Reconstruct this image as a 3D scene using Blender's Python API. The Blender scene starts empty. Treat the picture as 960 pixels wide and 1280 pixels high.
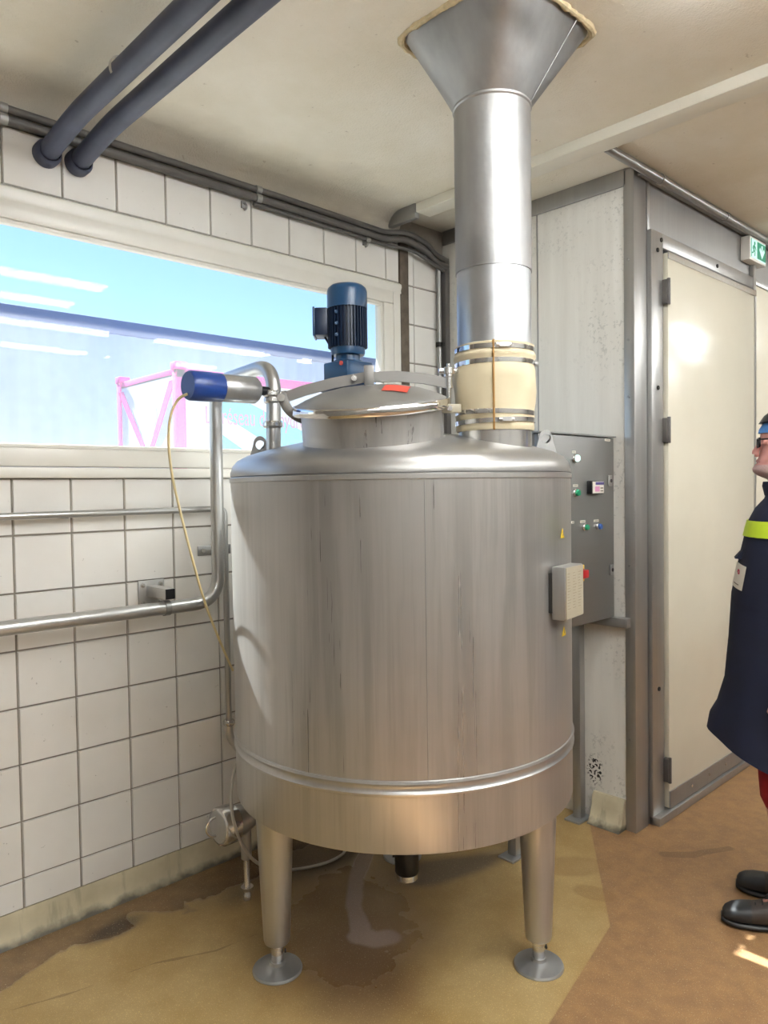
import bpy, bmesh, math, random
from mathutils import Vector, Matrix
random.seed(7)
SC = bpy.context.scene
COL = SC.collection
# ------------------------------------------------------------------ camera
F_PX, YAW, PITCH, ROLL = 932.65, 0.759334, -0.0313603, -0.0145827
CAM = Vector((0.0, -2.7513, 1.56))
_f = Vector((math.sin(YAW)*math.cos(PITCH), math.cos(YAW)*math.cos(PITCH), math.sin(PITCH)))
_r0 = Vector((math.cos(YAW), -math.sin(YAW), 0)); _u0 = _r0.cross(_f)
_r = math.cos(ROLL)*_r0 + math.sin(ROLL)*_u0
_u = -math.sin(ROLL)*_r0 + math.cos(ROLL)*_u0
cd = bpy.data.cameras.new('camera'); cam = bpy.data.objects.new('camera', cd); COL.objects.link(cam)
m = Matrix((( _r.x,_u.x,-_f.x,CAM.x),(_r.y,_u.y,-_f.y,CAM.y),(_r.z,_u.z,-_f.z,CAM.z),(0,0,0,1)))
cam.matrix_world = m
cd.sensor_fit = 'VERTICAL'; cd.sensor_height = 36; cd.lens = 36*F_PX/1280; cd.clip_start = .02; cd.clip_end = 300
SC.camera = cam
# ------------------------------------------------------------------ sky, sun, exposure
W = bpy.data.worlds.new('sky'); SC.world = W; W.use_nodes = True
wn = W.node_tree.nodes; wl = W.node_tree.links
sky = wn.new('ShaderNodeTexSky'); sky.sky_type = 'NISHITA'; sky.sun_disc = False
sky.sun_elevation = math.radians(44.4); sky.sun_rotation = 0.0; sky.air_density = 1.0; sky.dust_density = 0.0; sky.ozone_density = 3.0
wl.new(sky.outputs[0], wn['Background'].inputs[0]); wn['Background'].inputs[1].default_value = .20
sd = bpy.data.lights.new('sun', 'SUN'); sd.energy = 40.0; sd.angle = math.radians(.6); sd.color = (1.0, .985, .96)
sun = bpy.data.objects.new('sun', sd); COL.objects.link(sun)
sun.rotation_euler = Vector((0.07, -1.0, -.98)).to_track_quat('-Z', 'Y').to_euler()
sun.location = (1.5, 8, 9)
pdl = bpy.data.lights.new('window_portal', 'AREA'); pdl.shape = 'RECTANGLE'; pdl.size = 2.6; pdl.size_y = .8; pdl.cycles.is_portal = True
po = bpy.data.objects.new('window_portal', pdl); COL.objects.link(po); po.location = (1.37, .13, 2.1); po.rotation_euler = (math.radians(-90), 0, 0)
VS = SC.view_settings; VS.view_transform = 'Standard'; VS.look = 'None'; VS.gamma = 1; VS.use_curve_mapping = False
VS.exposure = 0.15
TUBE_POWER = 52.0
# ------------------------------------------------------------------ helpers
ORG = {}
def PX(x, y, depth):                     # photo pixel + distance along the view axis -> point
    return CAM + depth*(_f + (x-480)/F_PX*_r - (y-640)/F_PX*_u)
def V(*a): return Vector(a)
def nb(): return bmesh.new()
def box(bm, x0, x1, y0, y1, z0, z1, M=None):
    vs = [bm.verts.new(p) for p in ((x0,y0,z0),(x1,y0,z0),(x1,y1,z0),(x0,y1,z0),(x0,y0,z1),(x1,y0,z1),(x1,y1,z1),(x0,y1,z1))]
    fs = [bm.faces.new([vs[i] for i in q]) for q in ((0,3,2,1),(4,5,6,7),(0,1,5,4),(1,2,6,5),(2,3,7,6),(3,0,4,7))]
    if M is not None:
        for v in vs: v.co = M @ v.co
    return bm
def cbox(bm, c, s, M=None): return box(bm, c[0]-s[0]/2, c[0]+s[0]/2, c[1]-s[1]/2, c[1]+s[1]/2, c[2]-s[2]/2, c[2]+s[2]/2, M)
def frame_of(d):
    d = d.normalized(); a = V(0,0,1) if abs(d.z) < .9 else V(1,0,0)
    x = a.cross(d).normalized(); return x, d.cross(x)
def lathe(bm, prof, c=(0,0,0), axis=V(0,0,1), n=48, M=None, closed=False):
    """profile of (radius, height) along axis; r==0 makes a pole"""
    c = Vector(c); x, y = frame_of(axis); ax = axis.normalized(); rings = []
    for r, h in prof:
        if r < 1e-6: rings.append([bm.verts.new(c+ax*h)])
        else: rings.append([bm.verts.new(c+ax*h+x*(r*math.cos(2*math.pi*k/n))+y*(r*math.sin(2*math.pi*k/n))) for k in range(n)])
    pairs = list(zip(rings, rings[1:]))
    if closed: pairs.append((rings[-1], rings[0]))
    for a, b in pairs:
        for k in range(n):
            k2 = (k+1) % n
            if len(a) == 1 and len(b) == 1: continue
            if len(a) == 1: bm.faces.new((a[0], b[k2], b[k]))
            elif len(b) == 1: bm.faces.new((a[k], a[k2], b[0]))
            else: bm.faces.new((a[k], a[k2], b[k2], b[k]))
    if M is not None:
        for rg in rings:
            for v in rg: v.co = M @ v.co
    return bm
def cyl(bm, p0, p1, r0, r1=None, n=24):
    p0 = Vector(p0); p1 = Vector(p1); r1 = r0 if r1 is None else r1
    return lathe(bm, [(0,0),(r0,0),(r1,(p1-p0).length),(0,(p1-p0).length)], p0, p1-p0, n)
def smooth_path(pts, it=3):
    pts = [Vector(p) for p in pts]
    for _ in range(it):
        q = [pts[0]]
        for a, b in zip(pts, pts[1:]): q += [a*.75+b*.25, a*.25+b*.75]
        q.append(pts[-1]); pts = q
    return pts
def bend_path(pts, rad, n=10):            # straight runs with circular-ish bends
    pts = [Vector(p) for p in pts]; out = [pts[0]]
    for i in range(1, len(pts)-1):
        a = (pts[i-1]-pts[i]); b = (pts[i+1]-pts[i]); rr = min(rad, a.length*.49, b.length*.49)
        a = pts[i]+a.normalized()*rr; b = pts[i]+b.normalized()*rr
        for k in range(n+1):
            t = k/n; out.append(a*(1-t)**2+pts[i]*2*t*(1-t)+b*t*t)
    out.append(pts[-1]); return out
def tube(bm, pts, r, n=16, caps=True):
    pts = [Vector(p) for p in pts]; rings = []
    t0 = (pts[1]-pts[0]).normalized(); x, y = frame_of(t0)
    for i, p in enumerate(pts):
        t = (pts[min(i+1, len(pts)-1)]-pts[max(i-1, 0)]).normalized()
        x = (x-t*x.dot(t)).normalized(); y = t.cross(x)
        rr = r[i] if isinstance(r, (list, tuple)) else r
        rings.append([bm.verts.new(p+x*(rr*math.cos(2*math.pi*k/n))+y*(rr*math.sin(2*math.pi*k/n))) for k in range(n)])
    for a, b in zip(rings, rings[1:]):
        for k in range(n): bm.faces.new((a[k], a[(k+1)%n], b[(k+1)%n], b[k]))
    if caps: bm.faces.new(rings[0][::-1]); bm.faces.new(rings[-1])
    return bm
def prism(bm, poly, ex, M=None):          # polygon of Vectors swept along ex
    a = [bm.verts.new(Vector(p)) for p in poly]; b = [bm.verts.new(Vector(p)+Vector(ex)) for p in poly]; n = len(a)
    bm.faces.new(a[::-1]); bm.faces.new(b)
    for k in range(n): bm.faces.new((a[k], a[(k+1)%n], b[(k+1)%n], b[k]))
    if M is not None:
        for v in a+b: v.co = M @ v.co
    return bm
def ringband(bm, c, axis, r, h, th, n=48):  # a flat strap around a pipe
    return lathe(bm, [(r,-h/2),(r+th,-h/2),(r+th,h/2),(r,h/2)], c, axis, n, closed=True)
def obj(name, bm, mat, parent=None, bevel=0, seg=2, smooth=35, origin=None):
    bmesh.ops.recalc_face_normals(bm, faces=bm.faces)
    if bevel:
        ed = [e for e in bm.edges if len(e.link_faces) == 2 and e.calc_face_angle(0) > .6]
        bmesh.ops.bevel(bm, geom=ed, offset=bevel, segments=seg, profile=.5, affect='EDGES', clamp_overlap=True)
    if parent is not None: org = ORG[parent.name]
    elif origin is not None: org = Vector(origin)
    else:
        bb = [v.co for v in bm.verts]
        org = V((min(v.x for v in bb)+max(v.x for v in bb))/2, (min(v.y for v in bb)+max(v.y for v in bb))/2, min(v.z for v in bb))
    bmesh.ops.translate(bm, verts=bm.verts, vec=-org)
    me = bpy.data.meshes.new(name); bm.to_mesh(me); bm.free()
    for p in me.polygons: p.use_smooth = True
    me.set_sharp_from_angle(angle=math.radians(smooth))
    me.materials.append(mat)
    o = bpy.data.objects.new(name, me); COL.objects.link(o)
    if parent is not None: o.parent = parent
    else: o.location = org
    ORG[o.name] = org
    return o
def thing(name, label, cat, loc, group=None):
    o = bpy.data.objects.new(name, None); COL.objects.link(o); o.location = loc; o.empty_display_size = .1
    ORG[o.name] = Vector(loc); return tag(o, label, cat, group)
def tag(o, label, cat, group=None):
    o['label'] = label; o['category'] = cat
    if group: o['group'] = group
    return o
def struct(o, label=None):
    o['kind'] = 'structure'
    if label: o['label'] = label
    return o
def sempty(name, loc):
    o = bpy.data.objects.new(name, None); COL.objects.link(o); o.location = loc; o['kind'] = 'structure'; ORG[o.name] = Vector(loc); return o
def text_bm(s, size, M, ext=.001):
    cu = bpy.data.curves.new('t', 'FONT'); cu.body = s; cu.size = size; cu.extrude = ext; cu.align_x = 'LEFT'
    o = bpy.data.objects.new('t', cu); COL.objects.link(o)
    me = bpy.data.meshes.new_from_object(o.evaluated_get(bpy.context.evaluated_depsgraph_get()))
    bpy.data.objects.remove(o); bm = nb(); bm.from_mesh(me); bpy.data.meshes.remove(me)
    for v in bm.verts: v.co = M @ v.co
    return bm
# ------------------------------------------------------------------ materials
def srgb(h):
    if isinstance(h, str):
        h = h.lstrip('#'); h = [int(h[i:i+2], 16)/255 for i in (0,2,4)]
    return tuple((c/12.92 if c <= .04045 else ((c+.055)/1.055)**2.4) for c in h)+(1,)
class Mat:
    def __init__(s, name):
        s.m = bpy.data.materials.new(name); s.m.use_nodes = True; s.t = s.m.node_tree; s.n = s.t.nodes; s.l = s.t.links
        s.b = s.n['Principled BSDF']; s.pos = s.n.new('ShaderNodeNewGeometry').outputs['Position']
    def new(s, typ, **kw):
        nd = s.n.new(typ)
        for k, v in kw.items(): setattr(nd, k, v)
        return nd
    def link(s, a, b): s.l.new(a, b)
    def coord(s, scale=(1,1,1), loc=(0,0,0), rot=(0,0,0)):
        mp = s.new('ShaderNodeMapping'); s.link(s.pos, mp.inputs[0]); mp.inputs[1].default_value = loc; mp.inputs[2].default_value = rot; mp.inputs[3].default_value = scale
        return mp.outputs[0]
    def noise(s, scale, detail=4, rough=.55, vec=None, dist=0):
        nd = s.new('ShaderNodeTexNoise'); nd.inputs['Scale'].default_value = scale; nd.inputs['Detail'].default_value = detail
        nd.inputs['Roughness'].default_value = rough; nd.inputs['Distortion'].default_value = dist
        s.link(vec if vec is not None else s.pos, nd.inputs['Vector']); return nd.outputs['Fac']
    def ramp(s, fac, a, b, ca=(0,0,0,1), cb=(1,1,1,1)):
        r = s.new('ShaderNodeValToRGB'); r.color_ramp.elements[0].position = a; r.color_ramp.elements[1].position = b
        r.color_ramp.elements[0].color = ca; r.color_ramp.elements[1].color = cb; s.link(fac, r.inputs[0]); return r.outputs[0]
    def mix(s, fac, a, b, mode='MIX'):
        x = s.new('ShaderNodeMix', data_type='RGBA', blend_type=mode)
        for v, i in ((fac, 0), (a, 6), (b, 7)):
            if hasattr(v, 'is_linked'): s.link(v, x.inputs[i])
            else: x.inputs[i].default_value = v
        return x.outputs[2]
    def math(s, op, a, b=0, clamp=False):
        x = s.new('ShaderNodeMath', operation=op, use_clamp=clamp)
        for v, i in ((a, 0), (b, 1)):
            if hasattr(v, 'is_linked'): s.link(v, x.inputs[i])
            else: x.inputs[i].default_value = v
        return x.outputs[0]
    def xyz(s):
        x = s.new('ShaderNodeSeparateXYZ'); s.link(s.pos, x.inputs[0]); return x.outputs
    def color(s, v):
        if hasattr(v, 'is_linked'): s.link(v, s.b.inputs['Base Color'])
        else: s.b.inputs['Base Color'].default_value = v
    def rough(s, v):
        if hasattr(v, 'is_linked'): s.link(v, s.b.inputs['Roughness'])
        else: s.b.inputs['Roughness'].default_value = v
    def bump(s, h, strength=.3, dist=.01):
        bp = s.new('ShaderNodeBump'); bp.inputs['Strength'].default_value = strength; bp.inputs['Distance'].default_value = dist
        s.link(h, bp.inputs['Height']); s.link(bp.outputs[0], s.b.inputs['Normal'])
    def set(s, **kw):
        for k, v in kw.items(): s.b.inputs[k.replace('_', ' ')].default_value = v
        return s
def plain(name, col, rough=.5, metal=0, var=.12, scale=30, bump=0, spec=.5):
    M = Mat(name); c = srgb(col) if isinstance(col, str) else col
    d = tuple(x*(1-var) for x in c[:3])+(1,)
    M.color(M.mix(M.ramp(M.noise(scale), .3, .7), d, c)); M.rough(rough); M.set(Metallic=metal, Specular_IOR_Level=spec)
    if bump: M.bump(M.noise(scale*6), bump, .002)
    return M.m
def steel(name, col=.62, r0=.25, r1=.42, brush=(60,60,1.2), tint=(1,.985,.96), blot=.12, dent=0, metal=.78):
    M = Mat(name); a = M.noise(1, 5, .6, M.coord(brush)); b = M.noise(3.2, 4)
    c1 = tuple(col*t*(1-blot) for t in tint)+(1,); c2 = tuple(col*t for t in tint)+(1,)
    M.color(M.mix(M.ramp(M.math('ADD', M.math('MULTIPLY', a, .5), M.math('MULTIPLY', b, .5)), .35, .65), c1, c2))
    rr = M.new('ShaderNodeMapRange'); rr.inputs[1].default_value = .3; rr.inputs[2].default_value = .7; rr.inputs[3].default_value = r0; rr.inputs[4].default_value = r1
    M.link(M.math('ADD', M.math('MULTIPLY', a, .4), M.math('MULTIPLY', b, .6)), rr.inputs[0]); M.rough(rr.outputs[0])
    M.set(Metallic=metal)
    if dent: M.bump(M.noise(9, 3), dent, .02)
    return M.m
def mat_tank():
    M = Mat('tank_steel'); X, Y, Z = M.xyz()
    fine = M.noise(1, 4, .6, M.coord((90,90,1.5))); big = M.noise(2.2, 3)
    drip = M.noise(1, 5, .62, M.coord((13,13,.75)), dist=.25)          # water runs down the shell
    drip2 = M.noise(1, 4, .6, M.coord((34,34,1.3)), dist=.4)
    hz = M.math('MULTIPLY', M.ramp(Z, 0, 1), 1)
    zone = M.ramp(M.math('SUBTRACT', M.noise(1, 2, .5, M.coord((2.4,2.4,.35))), 0), .46, .58)
    runs = M.math('MULTIPLY', M.ramp(M.math('ADD', M.math('MULTIPLY', drip, .65), M.math('MULTIPLY', drip2, .35)), .475, .56), zone)
    base = M.mix(M.ramp(big, .3, .7), (.44,.425,.405,1), (.52,.505,.485,1))
    base = M.mix(M.math('MULTIPLY', M.ramp(fine, .35, .7), .25), base, (.38,.37,.355,1))
    base = M.mix(M.math('MULTIPLY', runs, .46), base, (.31,.295,.28,1))
    nl = M.noise(1, 2, .45, M.coord((11,11,.8)), dist=.35)                  # thin dried run marks
    line = M.math('MULTIPLY', M.ramp(M.math('ABSOLUTE', M.math('SUBTRACT', nl, .5)), .004, .03, (1,1,1,1), (0,0,0,1)), M.ramp(zone, .1, .6))
    base = M.mix(M.math('MULTIPLY', line, .10), base, (.30,.285,.27,1))
    M.color(base)
    rr = M.math('ADD', M.math('ADD', .27, M.math('MULTIPLY', fine, .16)), M.math('MULTIPLY', runs, -.06))
    M.rough(rr); M.set(Metallic=.70, Anisotropic=.3)
    M.bump(M.noise(5, 2), .03, .02)
    return M.m
def mat_floor():
    M = Mat('floor_resin'); X, Y, Z = M.xyz()
    n1 = M.noise(3, 5, .6); n2 = M.noise(14, 4); gr = M.noise(190, 2, .6); edge = M.math('MULTIPLY', M.math('SUBTRACT', M.noise(4, 4, .5), .5), .42)
    base = M.mix(M.ramp(n1, .35, .68), srgb('#B0925A'), srgb('#CCB27C'))
    # coarser brown floor to the right of the repaired patch
    l1 = M.math('ADD', M.math('MULTIPLY', X, .587), M.math('MULTIPLY', Y, -.809))      # beyond the line (2.83,-1.07)-(2.39,-1.39)
    l2 = M.math('SUBTRACT', M.math('MULTIPLY', Y, -1.0), M.math('MULTIPLY', M.math('SUBTRACT', 2.39, X), .22))
    right = M.math('MAXIMUM', M.ramp(M.math('SUBTRACT', l1, 2.02), .495, .50), M.ramp(M.math('SUBTRACT', l2, .90), .495, .5))
    base = M.mix(right, base, M.mix(M.ramp(n2, .35, .65), srgb('#967250'), srgb('#AE875C')))
    # wet brown band along the tiled wall
    wet = M.math('ADD', Y, M.math('ADD', edge, M.math('MULTIPLY', M.math('SUBTRACT', X, .7), -.03)))
    band = M.math('MULTIPLY', M.ramp(wet, .0, .012), 1)
    yy = M.math('ADD', M.math('ADD', Y, .215), edge)
    band = M.ramp(yy, .0, .02)
    base = M.mix(M.math('MULTIPLY', band, .80), base, M.mix(M.ramp(n2, .3, .7), srgb('#5E4838'), srgb('#8A6C50')))
    def sstep(v, a, b):
        r = M.new('ShaderNodeMapRange', interpolation_type='SMOOTHSTEP'); M.link(v, r.inputs[0]); r.inputs[1].default_value = a; r.inputs[2].default_value = b
        r.inputs[3].default_value = 1; r.inputs[4].default_value = 0; return r.outputs[0]
    def blob(cx, cy, sx, sy, ang, e=.35):
        ca, sa = math.cos(ang), math.sin(ang)
        dx = M.math('SUBTRACT', X, cx); dy = M.math('SUBTRACT', Y, cy)
        u = M.math('DIVIDE', M.math('ADD', M.math('MULTIPLY', dx, ca), M.math('MULTIPLY', dy, sa)), sx)
        v = M.math('DIVIDE', M.math('SUBTRACT', M.math('MULTIPLY', dy, ca), M.math('MULTIPLY', dx, sa)), sy)
        d = M.math('SQRT', M.math('ADD', M.math('MULTIPLY', u, u), M.math('MULTIPLY', v, v)))
        return sstep(M.math('ADD', d, M.math('MULTIPLY', edge, 2.2)), 1-e, 1+e)
    def stroke(pts, w):
        acc = None
        for (ax, ay), (bx, by) in zip(pts, pts[1:]):
            lx_, ly_ = bx-ax, by-ay; L2 = lx_*lx_+ly_*ly_
            px_ = M.math('SUBTRACT', X, ax); py_ = M.math('SUBTRACT', Y, ay)
            t = M.math('DIVIDE', M.math('ADD', M.math('MULTIPLY', px_, lx_), M.math('MULTIPLY', py_, ly_)), L2, clamp=True)
            qx = M.math('SUBTRACT', px_, M.math('MULTIPLY', t, lx_)); qy = M.math('SUBTRACT', py_, M.math('MULTIPLY', t, ly_))
            d = M.math('SQRT', M.math('ADD', M.math('MULTIPLY', qx, qx), M.math('MULTIPLY', qy, qy)))
            acc = d if acc is None else M.math('MINIMUM', acc, d)
        return sstep(M.math('ADD', acc, M.math('MULTIPLY', edge, .12)), w*.75, w*1.25)
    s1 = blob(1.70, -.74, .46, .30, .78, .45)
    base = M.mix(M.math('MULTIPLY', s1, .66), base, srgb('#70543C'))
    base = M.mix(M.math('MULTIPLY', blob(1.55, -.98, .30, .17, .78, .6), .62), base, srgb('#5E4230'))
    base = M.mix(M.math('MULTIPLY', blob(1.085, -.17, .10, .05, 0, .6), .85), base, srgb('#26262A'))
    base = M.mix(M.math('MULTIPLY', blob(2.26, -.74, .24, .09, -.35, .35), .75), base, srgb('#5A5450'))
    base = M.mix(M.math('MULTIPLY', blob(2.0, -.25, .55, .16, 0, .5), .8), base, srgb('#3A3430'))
    base = M.mix(M.math('MULTIPLY', stroke([(3.22,-1.47), (3.05,-1.38), (2.98,-1.30)], .022), .55), base, srgb('#5E4636'))
    trail = stroke([(2.10,-.40), (1.93,-.53), (1.80,-.66), (1.735,-.76), (1.69,-.83)], .032)
    trail = M.math('MAXIMUM', trail, stroke([(1.69,-.83), (1.705,-.88), (1.745,-.90)], .045))
    base = M.mix(M.math('MULTIPLY', trail, .75), base, srgb('#B3A096'))
    crack = stroke([(.60,-.33), (.85,-.41), (1.10,-.455), (1.28,-.54), (1.45,-.56)], .004)
    base = M.mix(M.math('MULTIPLY', crack, .5), base, srgb('#6A5030'))
    base = M.mix(M.math('MULTIPLY', blob(2.62, -1.08, .16, .07, -.7, .15), .35), base, srgb('#8A6438'))
    base = M.mix(M.math('MULTIPLY', blob(2.50, -1.25, .05, .08, .3, .15), .4), base, srgb('#8A6438'))
    spk = M.ramp(gr, .62, .70)
    base = M.mix(M.math('MULTIPLY', spk, .5), base, srgb('#F2E2B8'))
    base = M.mix(M.math('MULTIPLY', M.ramp(gr, .38, .30), .35), base, srgb('#5A4026'))
    M.color(base)
    wetall = M.math('MAXIMUM', M.math('MAXIMUM', band, s1), trail)
    M.rough(M.math('SUBTRACT', M.math('ADD', .42, M.math('MULTIPLY', n2, .15)), M.math('MULTIPLY', wetall, .26)))
    M.bump(M.math('ADD', gr, M.math('MULTIPLY', n2, .4)), .18, .003)
    return M.m
def mat_ceiling():
    M = Mat('ceiling_plaster'); X, Y, Z = M.xyz()
    n = M.noise(1.6, 5, .6); base = M.mix(M.ramp(n, .35, .7), srgb('#E4DCCA'), srgb('#F2EDE2'))
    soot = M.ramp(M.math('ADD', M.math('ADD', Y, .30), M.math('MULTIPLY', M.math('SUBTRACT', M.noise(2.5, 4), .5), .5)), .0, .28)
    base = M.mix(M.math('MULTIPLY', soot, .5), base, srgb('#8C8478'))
    base = M.mix(M.math('MULTIPLY', M.ramp(M.noise(26, 2), .72, .76), .35), base, srgb('#8A7258'))
    M.color(base); M.rough(.75); M.bump(M.math('ADD', M.noise(150, 3), M.math('MULTIPLY', M.noise(40, 2), .6)), .6, .005)
    return M.m
def mat_tile():
    M = Mat('white_glazed_tile'); n = M.noise(2.0, 4)
    base = M.mix(M.ramp(n, .3, .7), srgb('#DAD6D0'), srgb('#E8E5E0'))
    base = M.mix(M.math('MULTIPLY', M.ramp(M.noise(60, 2), .74, .78), .4), base, srgb('#6A6058'))
    M.color(base); M.rough(.16); M.set(Specular_IOR_Level=.45); M.bump(M.noise(9, 2), .04, .01); return M.m
def mat_panel():
    M = Mat('weathered_white_panel'); X, Y, Z = M.xyz()
    st = M.noise(1, 5, .65, M.coord((14,14,1.0))); base = M.mix(M.ramp(st, .35, .7), srgb('#D6D2CA'), srgb('#E2DFD8'))
    low = M.math('MULTIPLY', M.ramp(M.noise(55, 3, .6), .57, .63), M.ramp(M.noise(3, 3), .45, .6))
    base = M.mix(M.math('MULTIPLY', low, .35), base, srgb('#8F8D88'))
    # mould flecks low by the skirting
    dx = M.math('DIVIDE', M.math('SUBTRACT', Y, -.915), .05); dz = M.math('DIVIDE', M.math('SUBTRACT', Z, .23), .085)
    d = M.math('SQRT', M.math('ADD', M.math('MULTIPLY', dx, dx), M.math('MULTIPLY', dz, dz)))
    fl = M.math('MULTIPLY', M.math('SUBTRACT', 1, M.ramp(d, .6, 1.1)), M.ramp(M.noise(95, 1, .4), .56, .60))
    base = M.mix(fl, base, srgb('#1E1A18'))
    M.color(base); M.rough(.5); M.bump(M.noise(70, 3), .1, .003); return M.m
def mat_door():
    M = Mat('cream_door_panel'); M.color(M.mix(M.ramp(M.noise(2), .3, .7), srgb('#D8D2C0'), srgb('#E0DAC8'))); M.rough(.24)
    M.bump(M.noise(1, 2, .5, M.coord((.5,.5,5))), .25, .02); return M.m
def mat_baseboard():
    M = Mat('cream_resin_skirting'); X, Y, Z = M.xyz()
    n = M.noise(5, 5); base = M.mix(M.ramp(n, .35, .7), srgb('#B9AE92'), srgb('#D8CDB0'))
    st = M.math('MULTIPLY', M.ramp(M.noise(1, 4, .6, M.coord((22,22,1.5))), .56, .66), 1)
    base = M.mix(M.math('MULTIPLY', st, .28), base, srgb('#6E6654'))
    grime = M.ramp(M.math('ADD', Z, M.math('MULTIPLY', M.math('SUBTRACT', M.noise(16, 4), .5), .05)), .004, .03, (1,1,1,1), (0,0,0,1))
    base = M.mix(M.math('MULTIPLY', grime, .85), base, srgb('#2E2A26'))
    M.color(base); M.rough(.45); return M.m
def mat_glass():
    M = Mat('dusty_window_glass'); n = M.n; out = n['Material Output']
    tr = M.new('ShaderNodeBsdfTransparent'); tr.inputs[0].default_value = (.93,.97,.98,1)
    gl = M.new('ShaderNodeBsdfGlossy'); gl.inputs['Roughness'].default_value = .02
    fr = M.new('ShaderNodeFresnel'); fr.inputs[0].default_value = 1.5
    m1 = M.new('ShaderNodeMixShader'); M.link(M.math('MULTIPLY', fr.outputs[0], .14, clamp=True), m1.inputs[0]); M.link(tr.outputs[0], m1.inputs[1]); M.link(gl.outputs[0], m1.inputs[2])
    df = M.new('ShaderNodeBsdfTranslucent'); df.inputs[0].default_value = (.9,.93,1,1)
    d = M.math('ADD', .024, M.math('MULTIPLY', M.ramp(M.noise(260, 3, .7), .5, .7), .022))
    d = M.math('MULTIPLY', d, M.ramp(M.noise(1.5, 2), .2, .7, (.6,.6,.6,1), (1.2,1.2,1.2,1)))
    m2 = M.new('ShaderNodeMixShader'); M.link(d, m2.inputs[0]); M.link(m1.outputs[0], m2.inputs[1]); M.link(df.outputs[0], m2.inputs[2])
    M.link(m2.outputs[0], out.inputs[0]); return M.m
def emit(name, col, s):
    M = Mat(name); M.color((0,0,0,1)); M.b.inputs['Emission Color'].default_value = col; M.b.inputs['Emission Strength'].default_value = s; return M.m
K = dict(
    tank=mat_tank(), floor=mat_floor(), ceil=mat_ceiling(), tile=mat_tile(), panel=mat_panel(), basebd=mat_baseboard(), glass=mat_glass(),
    steel=steel('satin_steel', .52, .26, .40), polish=steel('polished_steel', .74, .12, .24, blot=.06, metal=.9), duct=steel('duct_steel', .42, .34, .56, (9,9,1.2), (1,.985,.97), .36, .22),
    galv=steel('galvanised_sheet', .52, .30, .42, (8,8,8), (.98,1,1.02), .2, .1), dull=steel('dull_steel', .40, .38, .55, (50,50,1.5), blot=.18), cab=steel('cabinet_steel', .27, .40, .52, (2,2,80), (1,.98,.95), .1),
    bar=steel('dark_bar_steel', .24, .42, .55, (1,1,40), (1,.95,.9)), lid=steel('lid_steel', .42, .30, .42, (6,6,6), (1,.975,.94), .18),
    post=steel('brushed_post_steel', .46, .30, .45, (60,60,.8), blot=.15), rearwall=plain('grey_paint_wall', '#8E8B86', .6, var=.1, scale=2), grout=plain('grey_grout', '#8A8278', .9, scale=40),
    frame=plain('white_window_frame', '#DCD8CF', .35, var=.05, scale=6), door=mat_door(), conduit=plain('grey_conduit', '#5F5B58', .45, var=.3, scale=12),
    navypipe=plain('dark_blue_grey_pipe', '#474C63', .5, var=.35, scale=9, bump=.1), rust=plain('rusty_brown_post', '#6A5E52', .7, var=.45, scale=22, bump=.3), sleeve=plain('cream_canvas_sleeve', '#D6C8A8', .75, var=.12, scale=5, bump=.1),
    stain=plain('brown_seam_stain', '#9A7440', .8), foam=plain('expanding_foam', '#D2C09A', .85, var=.3, scale=40, bump=.6), navy=plain('motor_navy_paint', '#12243F', .38, var=.15), blue=plain('motor_blue_paint', '#1D4468', .32, var=.1),
    capblue=plain('blue_plastic_cap', '#1F3F86', .35, var=.1), black=plain('black_plastic', '#16161A', .4), trunk=plain('cream_trunking', '#E6E1D3', .4, var=.05, scale=3), white=plain('white_plastic', '#E8E6E0', .4, var=.04),
    red=plain('red_plastic', '#B01E22', .4), redst=plain('red_sticker', '#D2503F', .5, var=.1), yellow=plain('yellow_sticker', '#E2BE28', .5), green=plain('green_button', '#1F8A63', .3), bluebtn=plain('blue_button', '#3C5E9E', .3),
    hose=plain('pale_yellow_hose', '#E2D0A0', .45), cable=plain('grey_white_cable', '#B9B4AA', .5), label=plain('label_paper', '#DDD8CC', .6, var=.04), ink=plain('faint_print_ink', '#857C6E', .7), purple=plain('purple_label', '#4B3F78', .5),
    aluplate=plain('pale_printed_plate', '#A9A08C', .45, var=.06), chrome=steel('chrome', .8, .06, .12, blot=.04, metal=.95),
    exitgreen=emit('exit_sign_green', srgb('#35A37C'), .75), exitwhite=emit('exit_sign_white', srgb('#D6FFF4'), 1.0), pilot=emit('lit_pilot_lamp', srgb('#D8FFF4'), 1.6), tube=emit('fluorescent_tube', (.94,.98,1,1), TUBE_POWER),
    navycloth=plain('navy_workwear', '#0D1530', .85, var=.25, scale=14, bump=.2), hivis=plain('hi_vis_yellow', '#C6E02A', .6, var=.06), redcloth=plain('red_trousers', '#A01C2C', .85, var=.2), skin=plain('skin', '#C98E84', .5, var=.1, scale=40),
    beard=plain('grey_stubble', '#BFA19C', .8, var=.2, scale=200, bump=.3), net=plain('light_blue_hair_net', '#5A93D6', .7, var=.2, scale=90, bump=.3), shoe=plain('dark_brown_shoe_leather', '#3A322E', .55, var=.25), toe=plain('black_toe_cap', '#26282B', .5),
    facade=plain('grey_blue_cladding', '#8CA2CE', .6, var=.08, scale=3), parapet=plain('dark_parapet', '#5F719C', .6), asphalt=plain('asphalt', '#777672', .9), pink=plain('pink_paint', '#F02FA8', .5), cwhite=plain('container_white', '#E4E8EE', .4),
    cyan=plain('cyan_print', '#4CCBE6', .45), orange=plain('orange_print', '#F2B48C', .5), pinkink=plain('pale_pink_print', '#D48FB4', .5), palepanel=plain('pale_lilac_panel', '#C4C9E8', .5), shadowgap=plain('dark_gap', '#2A2826', .9), emblem=plain('red_emblem_ink', '#B83A52', .6),
)
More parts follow.
